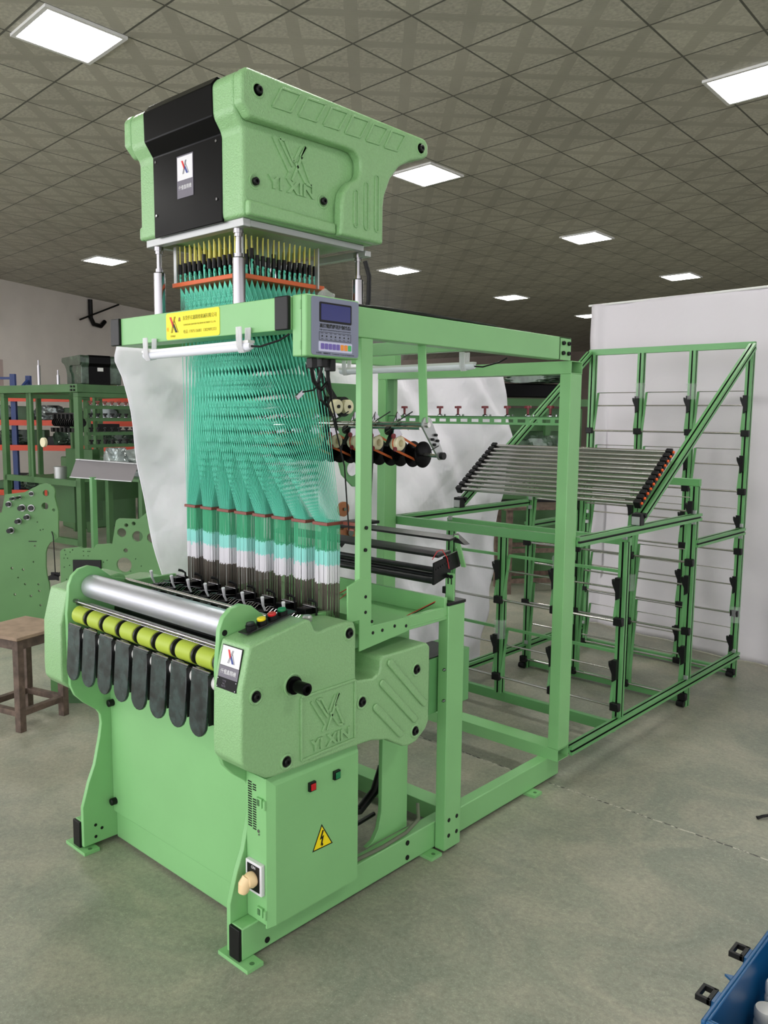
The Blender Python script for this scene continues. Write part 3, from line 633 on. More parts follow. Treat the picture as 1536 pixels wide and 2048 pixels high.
for k in range(8):
    x = -.045-k*.105
    sp2 = MB(); c = (x-.07, FY+.078, FZ-.106); sp2.lathe(c, X, [(0,.040),(.003,.047),(.005,.047),(.007,.022),(.046,.022),(.048,.047),(.052,.047),(.055,.040)], 30)
    su = sp2.build('weft_spool', GLOSSB, loom, smooth=True)
    q = MB().lathe((x-.085, FY-.005, FZ-.066), X, [(0,.024),(.004,.026),(.030,.026),(.034,.023),(.034,.013),(.012,.012)], 24); lab(q.build('feed_roller', CREAM, su, smooth=True), 'cream feed roller')
    A0, B0 = Vector((x-.066, FY-.005, FZ-.066)), Vector((x-.045, FY+.078, FZ-.106)); q = MB()
    pts = [A0+Vector((0, .027*math.cos(a_), .027*math.sin(a_))) for a_ in [math.radians(t) for t in range(60, 280, 20)]]
    pts = [B0+Vector((0,.006,.023))]+pts+[B0+Vector((0,-.004,-.022))]
    for i in range(len(pts)-1): q.bar(pts[i], pts[i+1], .008, .0016, X)
    q.build('feed_belt', BELT, su)
    q = MB(); q.m(0).bar((x-.08, FY-.012, FZ-.01),(x-.08, FY-.05, FZ-.075),.006,.014,X).lathe((x-.094,FY-.030,FZ-.022), X, [(0,.016),(.018,.016)], 14)
    q.m(1).poly([(-.02,.0),(.02,.014),(.0,.034)], (x-.072,FY-.005,FZ+.01), Y, Z, .004).poly([(-.03,-.02),(.02,-.006),(.0,.02),(-.025,.012)], (x-.058,FY-.015,FZ-.03), Y, Z, .004)
    q.m(2).lathe((x-.045,FY-.055,FZ-.040), X, [(0,.009),(.006,.009),(.007,.005)], 12).lathe((x-.045,FY-.047,FZ-.085), X, [(0,.008),(.006,.008)], 12)
    q.m(0).bar((x-.066,FY-.01,FZ+.01),(x-.03,FY+.03,FZ+.045),.004,.004); q.m(1).tube([(x-.06,FY-.05,FZ+.0),(x-.05,FY-.02,FZ+.02),(x-.04,FY+.02,FZ-.02)], .0012, 5).tube([(x-.08,FY-.06,FZ-.03),(x-.06,FY-.01,FZ+.004)], .0012, 5)
    q.build('feeder_clamp', [BLACK, STEEL, REDP], su)
# ---- warp stop unit: black rods and end plate on the support post
q = MB().m(0).poly([(.86,1.01),(.955,1.035),(.955,1.105),(.862,1.088)], (.0,0,0), Y, Z, .010)
q.poly([(.93,1.04),(1.03,1.055),(1.035,1.118),(.935,1.10)], (-.012,0,0), Y, Z, .008)
for t_ in range(7): q.m(1).lathe((.010,.872+t_*.013,1.066+t_*.0035), X, [(0,.0042),(.003,.0042)], 8)
q.build('stop_motion_plate', [BLACK, DARK], loom, bevel=.001)
q = MB()
for y, z, r in ((.872,1.022,.012),(.905,1.032,.012),(.940,1.042,.012),(.885,1.060,.010)): q.lathe((-.925,y,z), X, [(0,r),(.93,r)], 12)
q.build('stop_motion_rods', DARK, loom, smooth=True)
MB().obox((-.46,.93,1.112), X, (0,1,.13), (0,-.13,1), .92, .075, .010).obox((-.46,.975,1.165), X, (0,1,.10), (0,-.1,1), .94, .060, .008).build('warp_bar', DARK, loom, bevel=.001)
q = MB().poly([(0,0),(.055,-.005),(.0,.030)], (-.005,.985,1.15), X, Z, -.03); q.build('warp_bar_tip', DARK, loom)
q = MB().bar((.008,.985,1.175),(.012,1.03,1.055),.006,.020,X); q.build('link_bar', GREEN, loom, bevel=.001)
q = MB().m(0).box(.005,.040,.935,.941,.946,1.045).m(1).box(.013,.017,.9335,.9355,1.005,1.038).box(.028,.032,.9335,.9355,1.005,1.038).lathe((.015,.934,1.034),-Y,[(0,.007),(.006,.007)],10).lathe((.030,.934,1.034),-Y,[(0,.007),(.006,.007)],10)
q.build('slotted_bracket', [GREEN, BLACK], loom)
q = MB().m(0).tube([(-.02,.885,1.095),(-.01,.90,1.125),(.0,.915,1.13),(.012,.93,1.10),(.014,.94,1.06)], .0016, 6).tube([(.03,.893,.952),(.0,.89,.948),(-.06,.80,.90),(-.10,.72,.86)], .0016, 6)
q.m(1).tube([(.03,.897,.951),(.0,.895,.946),(-.06,.81,.896),(-.10,.73,.855)], .0016, 6); lab(q.build('signal_wires', [WRED, BLACK], loom), 'thin red and black wires')
q = MB().tube([(-.10,.50,1.02),(-.07,.53,1.045),(-.05,.56,1.04)], .0016, 6).tube([(-.10,.50,1.00),(-.08,.535,1.03)], .0012, 6); lab(q.build('signal_wires', WRED, loom), 'loose red wires')
# ---- yarn guide bar with dark red knobs
q = MB(); 
q.box(-.984, .0, 1.700, 1.703, 1.572, 1.582).box(-.984, .0, 1.700, 1.703, 1.596, 1.608)
for k in range(16): q.box(-.984+k*.0625, -.984+k*.0625+.022, 1.700, 1.703, 1.582, 1.596)
q.box(-.984, .0, 1.700, 1.722, 1.606, 1.609); gb = q.build('guide_bar', FRAME, loom)
for x in (-.877,-.654,-.547,-.394,-.273,-.166,-.054):
    q = MB(); q.m(0).lathe((x,1.711,1.618), Z, [(0,.005),(.026,.006),(.026,.016),(.036,.016),(.037,.012)], 16).m(1).lathe((x,1.711,1.609), Z, [(0,.012),(.004,.012),(.009,.006)], 12).lathe((x+.03,1.711,1.609), Z, [(0,.005),(.008,.004)], 8)
    lab(q.build('tension_knob', [REDP, STEEL], gb), 'dark red tension knob')
q = MB().box(-.983, -.975, 1.69, 1.74, 1.56, 1.787); q.build('guide_bracket', FRAME, loom)
# lower frame between posts, motor leg cables
MB().box(-.9415, -.05, 1.02, 1.10, .03, .10).build('floor_tie', GREEN, loom, bevel=.002)
q = MB()
q.tube([(-.10,.50,.30),(-.11,.56,.235),(-.12,.62,.215),(-.12,.70,.26),(-.12,.74,.34)], .016, 10).tube([(-.13,.50,.20),(-.13,.60,.16),(-.14,.72,.16)], .008, 8)
q.build('conduit', BLACK, loom, smooth=True)
lab(MB().tube([(-.02,.48,.116),(-.005,.62,.122),(-.004,.74,.128),(-.02,.83,.14),(-.05,.86,.18)], .007, 10).build('hose', mat('grey_hose',(104,112,92),.6), loom, smooth=True), 'grey-green hose lying on the rail')
# ================================================================== JACQUARD HEAD
jq = thing('jacquard_machine', 'bulky green and black cover box with its cords, on four chrome legs atop the loom', 'jacquard machine', (-.4325, .445, 1.9305))
HX0, HX1 = -.705, -.160
core = [(.162,2.176),(.160,2.20),(.160,2.42),(.130,2.462),(.128,2.55),(.150,2.574),(.935,2.568),(.953,2.55),(.953,2.515),(.93,2.500),(.86,2.478),(.80,2.445),(.755,2.395),(.728,2.335),(.722,2.30),(.722,2.176)]
cv = MB().poly(core, (HX0,0,0), Y, Z, HX1-HX0).build('cover', HAMMER, jq, bevel=.012, seg=4, ang=25)
band = [(.148,2.574),(.128,2.552),(.128,2.475),(.160,2.440),(.545,2.448),(.585,2.445),(.608,2.425),(.610,2.385),(.595,2.362),(.560,2.345),(.532,2.31),(.524,2.27),(.524,2.215),(.520,2.176),(.722,2.176),(.722,2.30),(.728,2.335),(.755,2.395),(.80,2.445),(.86,2.478),(.93,2.500),(.953,2.515),(.953,2.552),(.935,2.568)]
for x0, x1 in ((-.162,-.122),(-.743,-.703)):
    bb_ = MB(); bb_.poly(band, (x0,0,0), Y, Z, x1-x0); sd = bb_.build('side_band', HAMMER, jq, bevel=.010, seg=4, ang=25)
    MB().poly([(.166,2.178),(.52,2.178),(.518,2.214),(.166,2.222)], (x0+(.0 if x0>-.5 else .02),0,0), Y, Z, .022).build('lower_skirt', HAMMER, sd, bevel=.008, seg=3)
for y, z, xx in ((.185,2.52,-.122),(.909,2.539,-.122),(.177,2.267,-.158),(.449,2.263,-.158)):
    pass
m = MB(); b_ = MB()
for y, z, xx in ((.188,2.520,-.1225),(.909,2.530,-.1225),(.205,2.280,-.1605),(.478,2.276,-.1605)):
    ring(m.nx(), (xx, y, z), X, .020, .004); b_.nx().lathe((xx-.0005, y, z), X, [(0,.017),(.001,.017)], 20); bolt_head(b_, (xx+.001, y, z), X, .0115, .012)
m.build('bolt_recess', HAMMER, cv, smooth=True); b_.build('bolt', BLACK, cv, smooth=True)
m = MB(); cs = [(.275,.350),(.376,.453),(.478,.548),(.572,.645),(.668,.735),(.757,.826)]
for a0, a1 in cs:
    m.nx(); q4 = [(a0,2.550),(a1,2.552),(a1-.040,2.492),(a0-.036,2.490)]
    m.strokes([(q4[i], q4[(i+1)%4]) for i in range(4)], (-.1225,0,0), Y, Z, .0065, .0045)
for y, z0, z1 in ((.588,2.21,2.327),(.637,2.21,2.360),(.687,2.212,2.392)):
    m.nx(); o_ = circ(y, z1-.009, .009, 8, 0, 180)+[(y-.009, z1-.009)]+circ(y, z0+.009, .009, 8, 180, 360)+[(y+.009, z0+.009)]
    m.strokes([(o_[i], o_[(i+1)%len(o_)]) for i in range(len(o_)) if math.hypot(o_[i][0]-o_[(i+1)%len(o_)][0], o_[i][1]-o_[(i+1)%len(o_)][1]) > 1e-4], (-.1225,0,0), Y, Z, .005, .004)
emb_logo(m.nx(), (-.1605, .350, 2.367), Y, Z, .155, .112, .0045)
m.build('embossed_relief', HAMMER, cv, bevel=.001)
text('embossed_lettering', 'YI XIN', .05, (-.1605, .348, 2.290), Y, Z, HAMMER, cv, .0024, .185, bold=.0014)
# black front cover with screws and badge
bp = [(.1570,2.172),(.1570,2.205),(.1560,2.421),(.1255,2.464),(.1235,2.552),(.146,2.5785),(.30,2.5785),(.30,2.570),(.150,2.570),(.132,2.55),(.134,2.464),(.164,2.422),(.166,2.20),(.166,2.172)]
bc = MB().poly(bp, (-.617,0,0), Y, Z, .362).build('front_cover', GLOSSB, jq, bevel=.003, seg=3, ang=20)
m = MB()
for x, z in ((-.600,2.436-.03),(-.278,2.436-.03),(-.600,2.24),(-.278,2.24)): m.nx().lathe((x,.1558,z), -Y, [(0,.0045),(.002,.004),(.002,.0015)], 10)
m.build('screw', STEEL, bc, label='bright screw')
m = MB().m(0).box(-.478,-.398,.1545,.1560,2.325,2.395).m(1).box(-.481,-.395,.1548,.1562,2.272,2.399); bg_ = m.build('badge', [WPRINT, GREYP], bc); lab(bg_, 'white and dark badge with red and blue emblem')
logo(bc, 'badge_emblem', (-.438,.1543,2.362), X, Z, .036, .040, RED, BLUEP, GREYP)
text('badge_lettering', '仟億鑫精機', .0145, (-.438,.1546,2.302), X, Z, WPRINT, bc, .0003, .068)
# base plate, rails and adjustable legs
m = MB().box(-.69,-.175,.172,.200,2.152,2.176).box(-.69,-.175,.690,.718,2.140,2.160).box(-.69,-.668,.20,.69,2.156,2.176).box(-.205,-.182,.20,.69,2.156,2.176)
lab(m.build('base_frame', ALU, jq, bevel=.002), 'bright aluminium base frame')
for x in (-.22,-.645):
    for y in (.19,.70):
        lg = MB().lathe((x,y,1.9305), Z, [(0,.0195),(.136,.0195),(.139,.017)], 28).build('leg', STEEL, jq, smooth=True)
        MB().lathe((x,y,2.069), Z, [(0,.0125),(.012,.0125),(.012,.0085),(.060,.0085),(.060,.0125),(.070,.0125),(.070,.016),(.0865,.016)], 12).build('threaded_rod', STEEL, lg)
lab(MB().tube([(-.20,.715,2.13),(-.19,.725,2.08),(-.195,.728,2.0),(-.21,.722,1.932)], .008, 8).build('hose', BLACK, jq, smooth=True), 'black hose beside the rear leg')
m = MB()
for x, y in ((-.27,.238),(-.27,.555),(-.62,.238),(-.62,.555)): m.nx().box(x-.008,x+.008,y-.003,y+.003,2.024,2.156)
m.build('board_hanger', ALU, jq, label='aluminium hanger strip')
ub = MB().box(-.635,-.272,.232,.592,2.024,2.038).build('upper_comber_board', ORANGE, jq, bevel=.0015)
# hooks: yellow cords, black connectors, knotted tops
NX, NY = 13, 15
HXs = [-.615+i*(.323/(NX-1)) for i in range(NX)]; HYs = [.252+j*(.312/(NY-1)) for j in range(NY)]
q1, q2, q3 = MB(), MB(), MB()
for i, hx in enumerate(HXs):
    for j, hy in enumerate(HYs):
        e = random.uniform(-.002,.002); dz_ = random.uniform(0,.004)+(.018 if random.random() < .02 else 0)
        q1.tube([(hx+e, hy, 2.158), (hx, hy, 2.096)], .0022, 5, False)
        q1.tube([(hx+.006+e, hy-.004, 2.158), (hx+.002, hy-.001, 2.096)], .0017, 4, False)
        q2.tube([(hx, hy, 2.100+dz_), (hx, hy, 2.068+dz_)], .0066, 6)
        zz = 2.070+dz_
        q3.tube([(hx, hy, zz), (hx+.002, hy, zz-.007), (hx-.002, hy, zz-.013), (hx+.001, hy, zz-.019), (hx, hy, 2.036)], .0026, 5, False, radii=[.002,.0048,.0026,.0044,.002])
lab(q1.build('hook_cords', YCORD, jq), 'yellow hook cords')['kind'] = 'stuff'
lab(q2.build('cord_connectors', BLACK, jq), 'black cord connectors')['kind'] = 'stuff'
lab(q3.build('knotted_cord_ends', TEAL, jq), 'teal knotted cord ends')['kind'] = 'stuff'
# fan of harness cords: every hook has one cord in each of the eight groups
for k in range(8):
    q = MB(); lo, mid, hi_, wr = MB(), MB(), MB(), MB()
    for i, hx in enumerate(HXs):
        for j, hy in enumerate(HYs):
            bx = BX[k]+.004+(BW-.008)*i/(NX-1); by = BY0+.003+(BY1-BY0-.006)*j/(NY-1)
            q.tube([(hx, hy, 2.024), (bx, by, 1.269)], .00098, 4, False)
            if i in (0, NX-1) or j in (0, NY-1) or (i+j) % 3 == 0:
                e = random.uniform(-.0012,.0012); ze = random.uniform(-.004,.004)
                lo.tube([(bx, by, 1.259), (bx+e, by, 1.165)], .0013, 4, False)
                mid.tube([(bx+e, by, 1.176+ze), (bx+e*1.5, by, 1.118)], .0022, 4, False)
                hi_.tube([(bx+e*1.5, by, 1.130+ze), (bx+e*2, by, 1.072+ze)], .0023, 4, False)
                wr.tube([(bx+e*2, by, 1.076), (bx+e*2, by, .955)], .0011, 4, False)
    hb = q.build('harness_group', TEAL, jq); hb['kind'] = 'stuff'; lab(hb, 'fan of teal harness cords')
    for mb_, nm, mm, ll in ((lo,'lower_cords',TEALD,'green cords below the board'),(mid,'aqua_sleeves',AQUA,'pale aqua sleeves'),(hi_,'white_sleeves',WSLV,'white sleeves'),(wr,'heddle_wires',WIRE,'brown-grey heddle wires')):
        o_ = mb_.build(nm, mm, hb); lab(o_, ll); o_['kind'] = 'stuff'
# ================================================================== LED TUBES, CABLES
def tube_lamp(x0, x1, y, z, label, tilt=0):
    t = thing('tube_lamp', label, 'lamp', ((x0+x1)/2, y, z), 'wrapped tube lamps')
    m = MB(); p0, p1 = Vector((x0, y, z-tilt/2)), Vector((x1, y, z+tilt/2))
    m.tube([p0, p0+(p1-p0)*.02, p1-(p1-p0)*.02, p1], .014, 16, radii=[.010,.014,.014,.010]); m.build('diffuser', TUBE, t, smooth=True)
    m = MB().bar(p0+Z*.012, p1+Z*.012, .024, .008); m.build('housing', WHITE, t)
    for f_ in (.04, .92):
        c = p0+(p1-p0)*f_; m = MB()
        for k in range(5): m.tube([c+X*(.005*k)+Vector((0,-.018,.055)), c+X*(.005*k+.002)+Vector((0,-.018,0)), c+X*(.005*k)+Vector((0,-.008,-.016)), c+X*(.005*k)+Vector((0,.014,-.012)), c+X*(.005*k)+Vector((0,.016,.055))], .003, 6)
        m.build('film_wrap', FILMW, t, smooth=True)
    m = MB().tube([p1-X*.01, p1+Vector((.04,0,-.004)), p1+Vector((.10,.02,.012)), p1+Vector((.13,.03,.028))], .003, 8); m.build('lead', BLACK, t, smooth=True)
tube_lamp(-.655, -.095, .135, 1.797, 'white tube lamp tied under the front cross beam below the yellow sign', .005)
tube_lamp(-.86, -.12, 1.25, 1.800, 'white tube lamp tied under the right side beam, towards the rear')
t = thing('usb_cable', 'dark cable coil with a silver plug dangling below the control box', 'cable', (.05,.30,1.764))
m = MB().box(.050,.075,.215,.235,1.735,1.7645).nx().box(.050,.075,.255,.275,1.74,1.7645).nx().box(.050,.078,.285,.305,1.73,1.7645); m.build('socket', BLACK, t, bevel=.002)
m = MB().tube([(.06,.225,1.74),(.055,.24,1.70),(.05,.27,1.675),(.05,.30,1.70),(.055,.295,1.74)], .006, 8).tube([(.06,.265,1.74),(.05,.262,1.70),(.05,.27,1.65),(.045,.30,1.63),(.05,.315,1.66),(.055,.29,1.74)], .005, 8)
m.tube([(.06,.262,1.70),(.055,.24,1.675),(.045,.205,1.668)], .0025, 6).tube([(.06,.27,1.68),(.05,.32,1.60),(.03,.39,1.45),(.02,.42,1.25)], .0025, 6).tube([(.06,.29,1.70),(.05,.33,1.60),(.03,.36,1.56),(.03,.34,1.60)], .0025, 6)
m.build('cable', BLACK, t, smooth=True)
m = MB().obox((.042,.196,1.660), (0,1,.8), X, (0,-.8,1), .030, .008, .014); lab(m.build('plug', STEEL, t, bevel=.001), 'silver plug')
m = MB()
for k in range(5):
    m.tube([(.01+.004*k,.40+.01*k,1.936),(.012+.005*(k%3),.55,1.939+.002*(k%2)),(.03,.75,1.936+.004*(k%2)),(.012+.004*k,.95,1.938),(.02,1.10+.02*k,1.937)], .0045, 8)
m.tube([(.02,1.12,1.935),(.015,1.3,1.934),(.02,1.42,1.934)], .003, 8)
tag(m.build('cable_bundle', BLACK, smooth=True), 'tangled black cables lying along the top of the right side beam', 'cable')
m = MB().tube([(.09,.235,1.934),(.09,.25,1.945),(.085,.265,1.94),(.09,.28,1.934)], .012, 10)
tag(m.build('film_scrap', FILM, smooth=True), 'crumpled clear film scrap on top of the operator control box', 'plastic film')
# ================================================================== YARN CREEL
cr = thing('yarn_creel', 'tall green rack of posts and steel rods standing behind the loom', 'creel', (-.49, 2.8, 0))
CLX, CRX = -1.03, .05
PX = [-1.01, -.660, -.315, .035]
def prof_bar(p, q, s_=.040, name='rail', mm=FRAME, up=(0,0,1), groove=(0,1)):
    """slotted profile bar; its four faces carry a dark groove"""
    p, q = Vector(p), Vector(q); d = (q-p).normalized(); u = Vector(up); a = d.cross(u)
    if a.length < 1e-4: a = Vector((1,0,0))
    a.normalize(); b = a.cross(d).normalized(); h, g, dp_ = s_/2, .0048, .009
    out = []
    for k in range(4):
        ca, sa = [(1,0),(0,1),(-1,0),(0,-1)][k]
        for x, y in ((h,-h),(h,-g),(h-dp_,-g),(h-dp_,g),(h,g)): out.append((x*ca-y*sa, x*sa+y*ca))
    m = MB(); m.m(0); m.poly(out, p, a, b, 1); L = (q-p).length; n = a.cross(b)
    m.v = [tuple(Vector(v) if i < len(out) else Vector(v)-n+n*L*(1 if n.dot(d) > 0 else 1)) for i, v in enumerate(m.v)]
    if n.dot(d) < 0: m.v = [tuple(Vector(v)+d*L) for v in m.v]
    # groove floors get the dark index
    for fi, f in enumerate(m.f):
        if len(f) == 4: 
            i0 = f[0] % len(out)
            if i0 % 5 in (1, 2, 3): m.mi[fi] = 1
    return m
def pb(name, p, q, **k): return prof_bar(p, q, **k).build(name, [FRAME, BLACK], cr)
for x in (CLX, CRX):
    pb('floor_rail', (x, 1.78, .137), (x, 3.86, .137)); pb('upper_rail', (x, 1.78, 1.072), (x, 3.13, 1.072)); pb('rear_rail', (x, 3.09, .925), (x, 3.83, .925))
    pb('inclined_brace', (x-.005, 2.385, 1.105), (x-.005, 3.835, 2.045), up=(1,0,0))
    m = MB().box(x-.025,x+.025,2.355,2.395,1.092,1.150).lathe((x+.026,2.40,1.140),X,[(-.055,.012),(.006,.012)],12); fo = m.build('brace_foot', BLACK, cr, bevel=.002)
    m = MB().box(x-.020,x+.020,2.350,2.356,1.095,1.135); lab(m.build('foot_clip', ALU, fo), 'silver clip')
def crossbar(name, y, z0, z1, t_=.03, e=.02): MB().box(CLX-e, CRX+min(e,.003), y-t_/2, y+t_/2, z0, z1).build(name, FRAME, cr, bevel=.002)
crossbar('cross_bar', 3.86, 2.035, 2.075); crossbar('cross_bar', 3.86, .010, .050, e=0)
crossbar('cross_bar', 3.12, 1.240, 1.280); crossbar('cross_bar', 3.12, .010, .050, e=0)
crossbar('cross_bar', 2.305, 1.000, 1.040); crossbar('cross_bar', 2.305, .062, .114, e=-.04)
crossbar('cross_bar', 1.800, 1.052, 1.094)
for x in PX:
    pb('post', (x, 3.84, .0 if x in (PX[0], PX[3]) else .05), (x, 3.84, 2.035)); pb('post', (x, 3.10, .0 if x in (PX[0], PX[3]) else .05), (x, 3.10, 1.24)); pb('post', (x, 2.28, .115), (x, 2.28, 1.02))
def swing(y, zt, zm, zb, thick_top=False):
    """one swinging yarn beam frame per bay: thin top rod, middle rod, heavy bottom rod, arms and black clamps"""
    for b in range(3):
        x0, x1 = PX[b]+.03, PX[b+1]-.026
        m = MB(); m.m(0)
        if thick_top: m.m(1).box(x0, x1, y+.010, y+.024, zt-.006, zt+.008).m(0)
        else: m.tube([(x0, y+.02, zt), (x1, y+.02, zt)], .0028, 6)
        m.tube([(x0, y+.005, zm), (x1, y+.005, zm)], .0048, 8); m.tube([(x0-.012, y-.028, zb), (x1+.01, y-.028, zb)], .0066, 8)
        m.m(1).bar((x0, y-.028, zb), (x0, y+.02, zt), .006, .014, X).bar((x1, y-.028, zb), (x1, y+.02, zt), .006, .014, X)
        m.m(2).poly([(0,.010),(.026,.010),(.026,-.085),(.006,-.100),(.004,-.06),(-.014,-.02),(-.016,.0),(.0,-.012)], (x1+.004, y-.020, zm+.050), X, Z, .026)
        m.build('swing_frame', [ROD, FRAME, BLACK], cr)
    m = MB()
    for x in PX: m.nx().box(x-.024, x+.024, y-.046, y-.018, zb-.020, zb+.020)
    m.build('rod_clamp', BLACK, cr, bevel=.004)
for zt, zm, zb in ((1.780,1.693,1.523),(1.424,1.328,1.167),(1.056,.961,.797),(.671,.58,.408),(.301,.208,.035)): swing(3.85, zt, zm, zb)
for zt, zm, zb in ((1.215,1.100,.821),(.924,.687,.434),(.597,.288,.060)): swing(3.10, zt-.04, zm, zb)
for zt, zm, zb in ((.869,.788,.634),(.470,.384,.211)): swing(2.28, zt, zm, zb, True)
# film wraps on some posts
m = MB()
for x, y, z in ((PX[2],3.83,1.78),(PX[1],3.83,1.79),(PX[2],3.09,.66),(PX[2],2.27,.86),(PX[1],2.27,.47),(PX[3],3.83,.4)):
    m.nx().lathe((x,y,z-.05), Z, [(0,.030),(.03,.033),(.06,.029),(.09,.034),(.10,.030)], 10)
m.build('film_wrap', FILM, cr, smooth=True, label='clear film wrapped round the post')
# sloping deck of steel rods with black holders and orange clips
br0, br1 = Vector((0,2.395,1.190)), Vector((0,2.735,1.428)); dd = (br1-br0).normalized(); nrm = Vector((0,-dd.z,dd.y))
for k in range(12):
    p = br0+(br1-br0)*k/11+nrm*.012
    m = MB().tube([Vector((CLX-.005,0,0))+p, Vector((CRX-.012,0,0))+p], .0085, 12).tube([Vector((CLX-.005,0,0))+p-nrm*.022+dd*.012, Vector((CRX-.012,0,0))+p-nrm*.022+dd*.012], .0045, 8)
    dr_ = m.build('deck_rod', ROD, cr, smooth=True)
for x in (CLX, CRX):
    for k in range(12):
        p = br0+(br1-br0)*k/11+nrm*.006; m = MB(); m.m(0).obox(Vector((x-.012,0,0))+p, X, dd, nrm, .034, .027, .040)
        if x > -.5: m.m(1).lathe(Vector((x+.005,0,0))+p+nrm*.004, X, [(0,.008),(.010,.008),(.010,.003)], 8)
        m.build('rod_holder', [BLACK, COPPER], cr, bevel=.003)
m = MB()
for y, z in ((3.10,1.10),(3.10,1.045),(2.28,1.045),(2.28,.125),(3.10,.17),(3.84,.17),(3.84,.96),(3.84,.89)):
    for x in (CLX+.03, CRX-.005): m.nx().box(x-.012,x+.012,y-.030,y-.020,z-.012,z+.012)
m.build('corner_bracket', ALU, cr, bevel=.002, label='silver corner bracket')
m = MB()
for x in (PX[0], PX[3]):
    for y in (3.06, 3.81): m.nx().lathe((x-.005,y,.02), X, [(-.02,.018),(.02,.018)], 14)
m.build('roller_foot', BLACK, cr, smooth=True)
# ================================================================== WHITE CLOTH SHEETS
def sheet(name, label, pts_fn, nu, nv, mm, group):
    vs, fs = [], []
    for j in range(nv+1):
        for i in range(nu+1): vs.append(pts_fn(i/nu, j/nv))
    for j in range(nv):
        for i in range(nu): a = j*(nu+1)+i; fs.append((a, a+1, a+nu+2, a+nu+1))
    m = MB(); m.add(vs, fs); o = m.build(name, mm, None, smooth=True, ang=180)
    md = o.modifiers.new('thickness', 'SOLIDIFY'); md.thickness = .003
    return tag(o, label, 'cloth', group)
def lerp_tab(tab, z):
    for (z0, v0), (z1, v1) in zip(tab, tab[1:]):
        if z0 <= z <= z1: return v0+(v1-v0)*(z-z0)/(z1-z0)
    return tab[0][1] if z < tab[0][0] else tab[-1][1]
LT = [(0,.70),(.87,.555),(1.2,.49),(1.75,.40),(1.82,.37),(1.88,.385)]; RT = [(0,3.02),(.4,3.08),(.9,3.13),(1.45,3.20),(1.60,3.17),(1.88,3.06)]
def f1(u, v):
    z = .006+1.868*v; y = lerp_tab(LT, z)*(1-u)+lerp_tab(RT, z)*u
    w_ = .020*math.sin(9*u+5*v)+.012*math.sin(23*u-14*v+1)+.008*math.sin(47*u+31*v)+.006*math.sin(70*(u+v*.6))*u
    return (-1.235+w_-.05*(1-v)**3-.04*u*(1-v), y, z)
sheet('backdrop_sheet', 'white cloth hung along the left side of the loom, behind the teal cords', f1, 120, 90, CLOTH, 'white cloth backdrops')
def f2(u, v):
    z = .006+(2.455-.02*u)*v; x = -1.39+2.9*u; y = 4.46-.16*(x+1.39)
    w_ = (.035*math.sin(11*u+2*v)+.02*math.sin(29*u-3*v)+.012*math.sin(53*u+9*v))*(1-.55*v)+.006*math.sin(40*v+8*u)
    fold = .05*math.exp(-((u-.02)/.03)**2)
    if u < .06: x += .05*(1-v)*math.sin(3*v)
    return (x, y+w_-fold*math.sin(60*u), z)
sheet('backdrop_sheet', 'wide white cloth hung behind the green yarn creel at right', f2, 160, 70, CLOTH2, 'white cloth backdrops')
m = MB().tube([(-1.40,4.46,2.462),(-.4,4.30,2.452),(.6,4.14,2.446),(1.55,3.99,2.45)], .008, 8)
tag(m.build('hanging_line', WHITE, smooth=True), 'thin line along the top of the wide white backdrop', 'rope')
# ================================================================== STOOL
A0 = Vector((-2.25,.365,0)); ex_ = Vector((-.262,-.072,0)); ey_ = Vector((-.072,.262,0)); e1n, e2n = ex_.normalized(), ey_.normalized()
st = thing('wooden_stool', 'old dark wooden stool with worn flat top left of the loom', 'stool', tuple(A0+(ex_+ey_)/2))
for i in (0,1):
    for j in (0,1):
        p = A0+ex_*i+ey_*j; m = MB().obox(p+Z*.236, e1n, e2n, Z, .040, .036, .472); m.build('leg', WOOD, st, bevel=.002)
cc = A0+(ex_+ey_)/2
MB().obox(cc+Z*.488, e1n, e2n, Z, .350, .345, .018).build('seat', WOODT, st, bevel=.003)
for p, d_, o_ in ((A0+ey_/2, e2n, e1n),(A0+ex_+ey_/2, e2n, e1n),(A0+ex_/2, e1n, e2n),(A0+ey_+ex_/2, e1n, e2n)):
    MB().obox(p+Z*.448, d_, o_, Z, .25, .02, .05).build('apron', WOOD, st, bevel=.002)
    MB().obox(p+Z*.095, d_, o_, Z, .25, .034, .030).build('stretcher', WOOD, st, bevel=.002)
# ================================================================== BARE SIDE PLATES
def plate(name, outline, holes, o, a, b, t, mm, parent=None):
    cu = bpy.data.curves.new(name, 'CURVE'); cu.dimensions = '2D'; cu.fill_mode = 'BOTH'; cu.extrude = t/2
    for pl in [outline]+holes:
        sp = cu.splines.new('POLY'); sp.points.add(len(pl)-1); sp.use_cyclic_u = True
        for q, (x, y) in zip(sp.points, pl): q.co = (x, y, 0, 1)
    ob_ = bpy.data.objects.new(name, cu); C.objects.link(ob_); bpy.context.view_layer.update()
    me = bpy.data.meshes.new_from_object(ob_.evaluated_get(bpy.context.evaluated_depsgraph_get())); bpy.data.objects.remove(ob_); bpy.data.curves.remove(cu)
    a, b = Vector(a).normalized(), Vector(b).normalized(); Mx = Matrix((a, b, a.cross(b))).transposed().to_4x4(); Mx.translation = Vector(o)-Vector(parent_base(parent) if parent else (0,0,0))
    me.transform(Mx); me.materials.clear(); me.materials.append(mm); r = bpy.data.objects.new(name, me); C.objects.link(r)
    if parent: r.parent = parent
    return r
hv = Vector((.74,.673,0)).normalized(); PA = Vector((-4.3,1.3,0)); nA = hv.cross(Z)
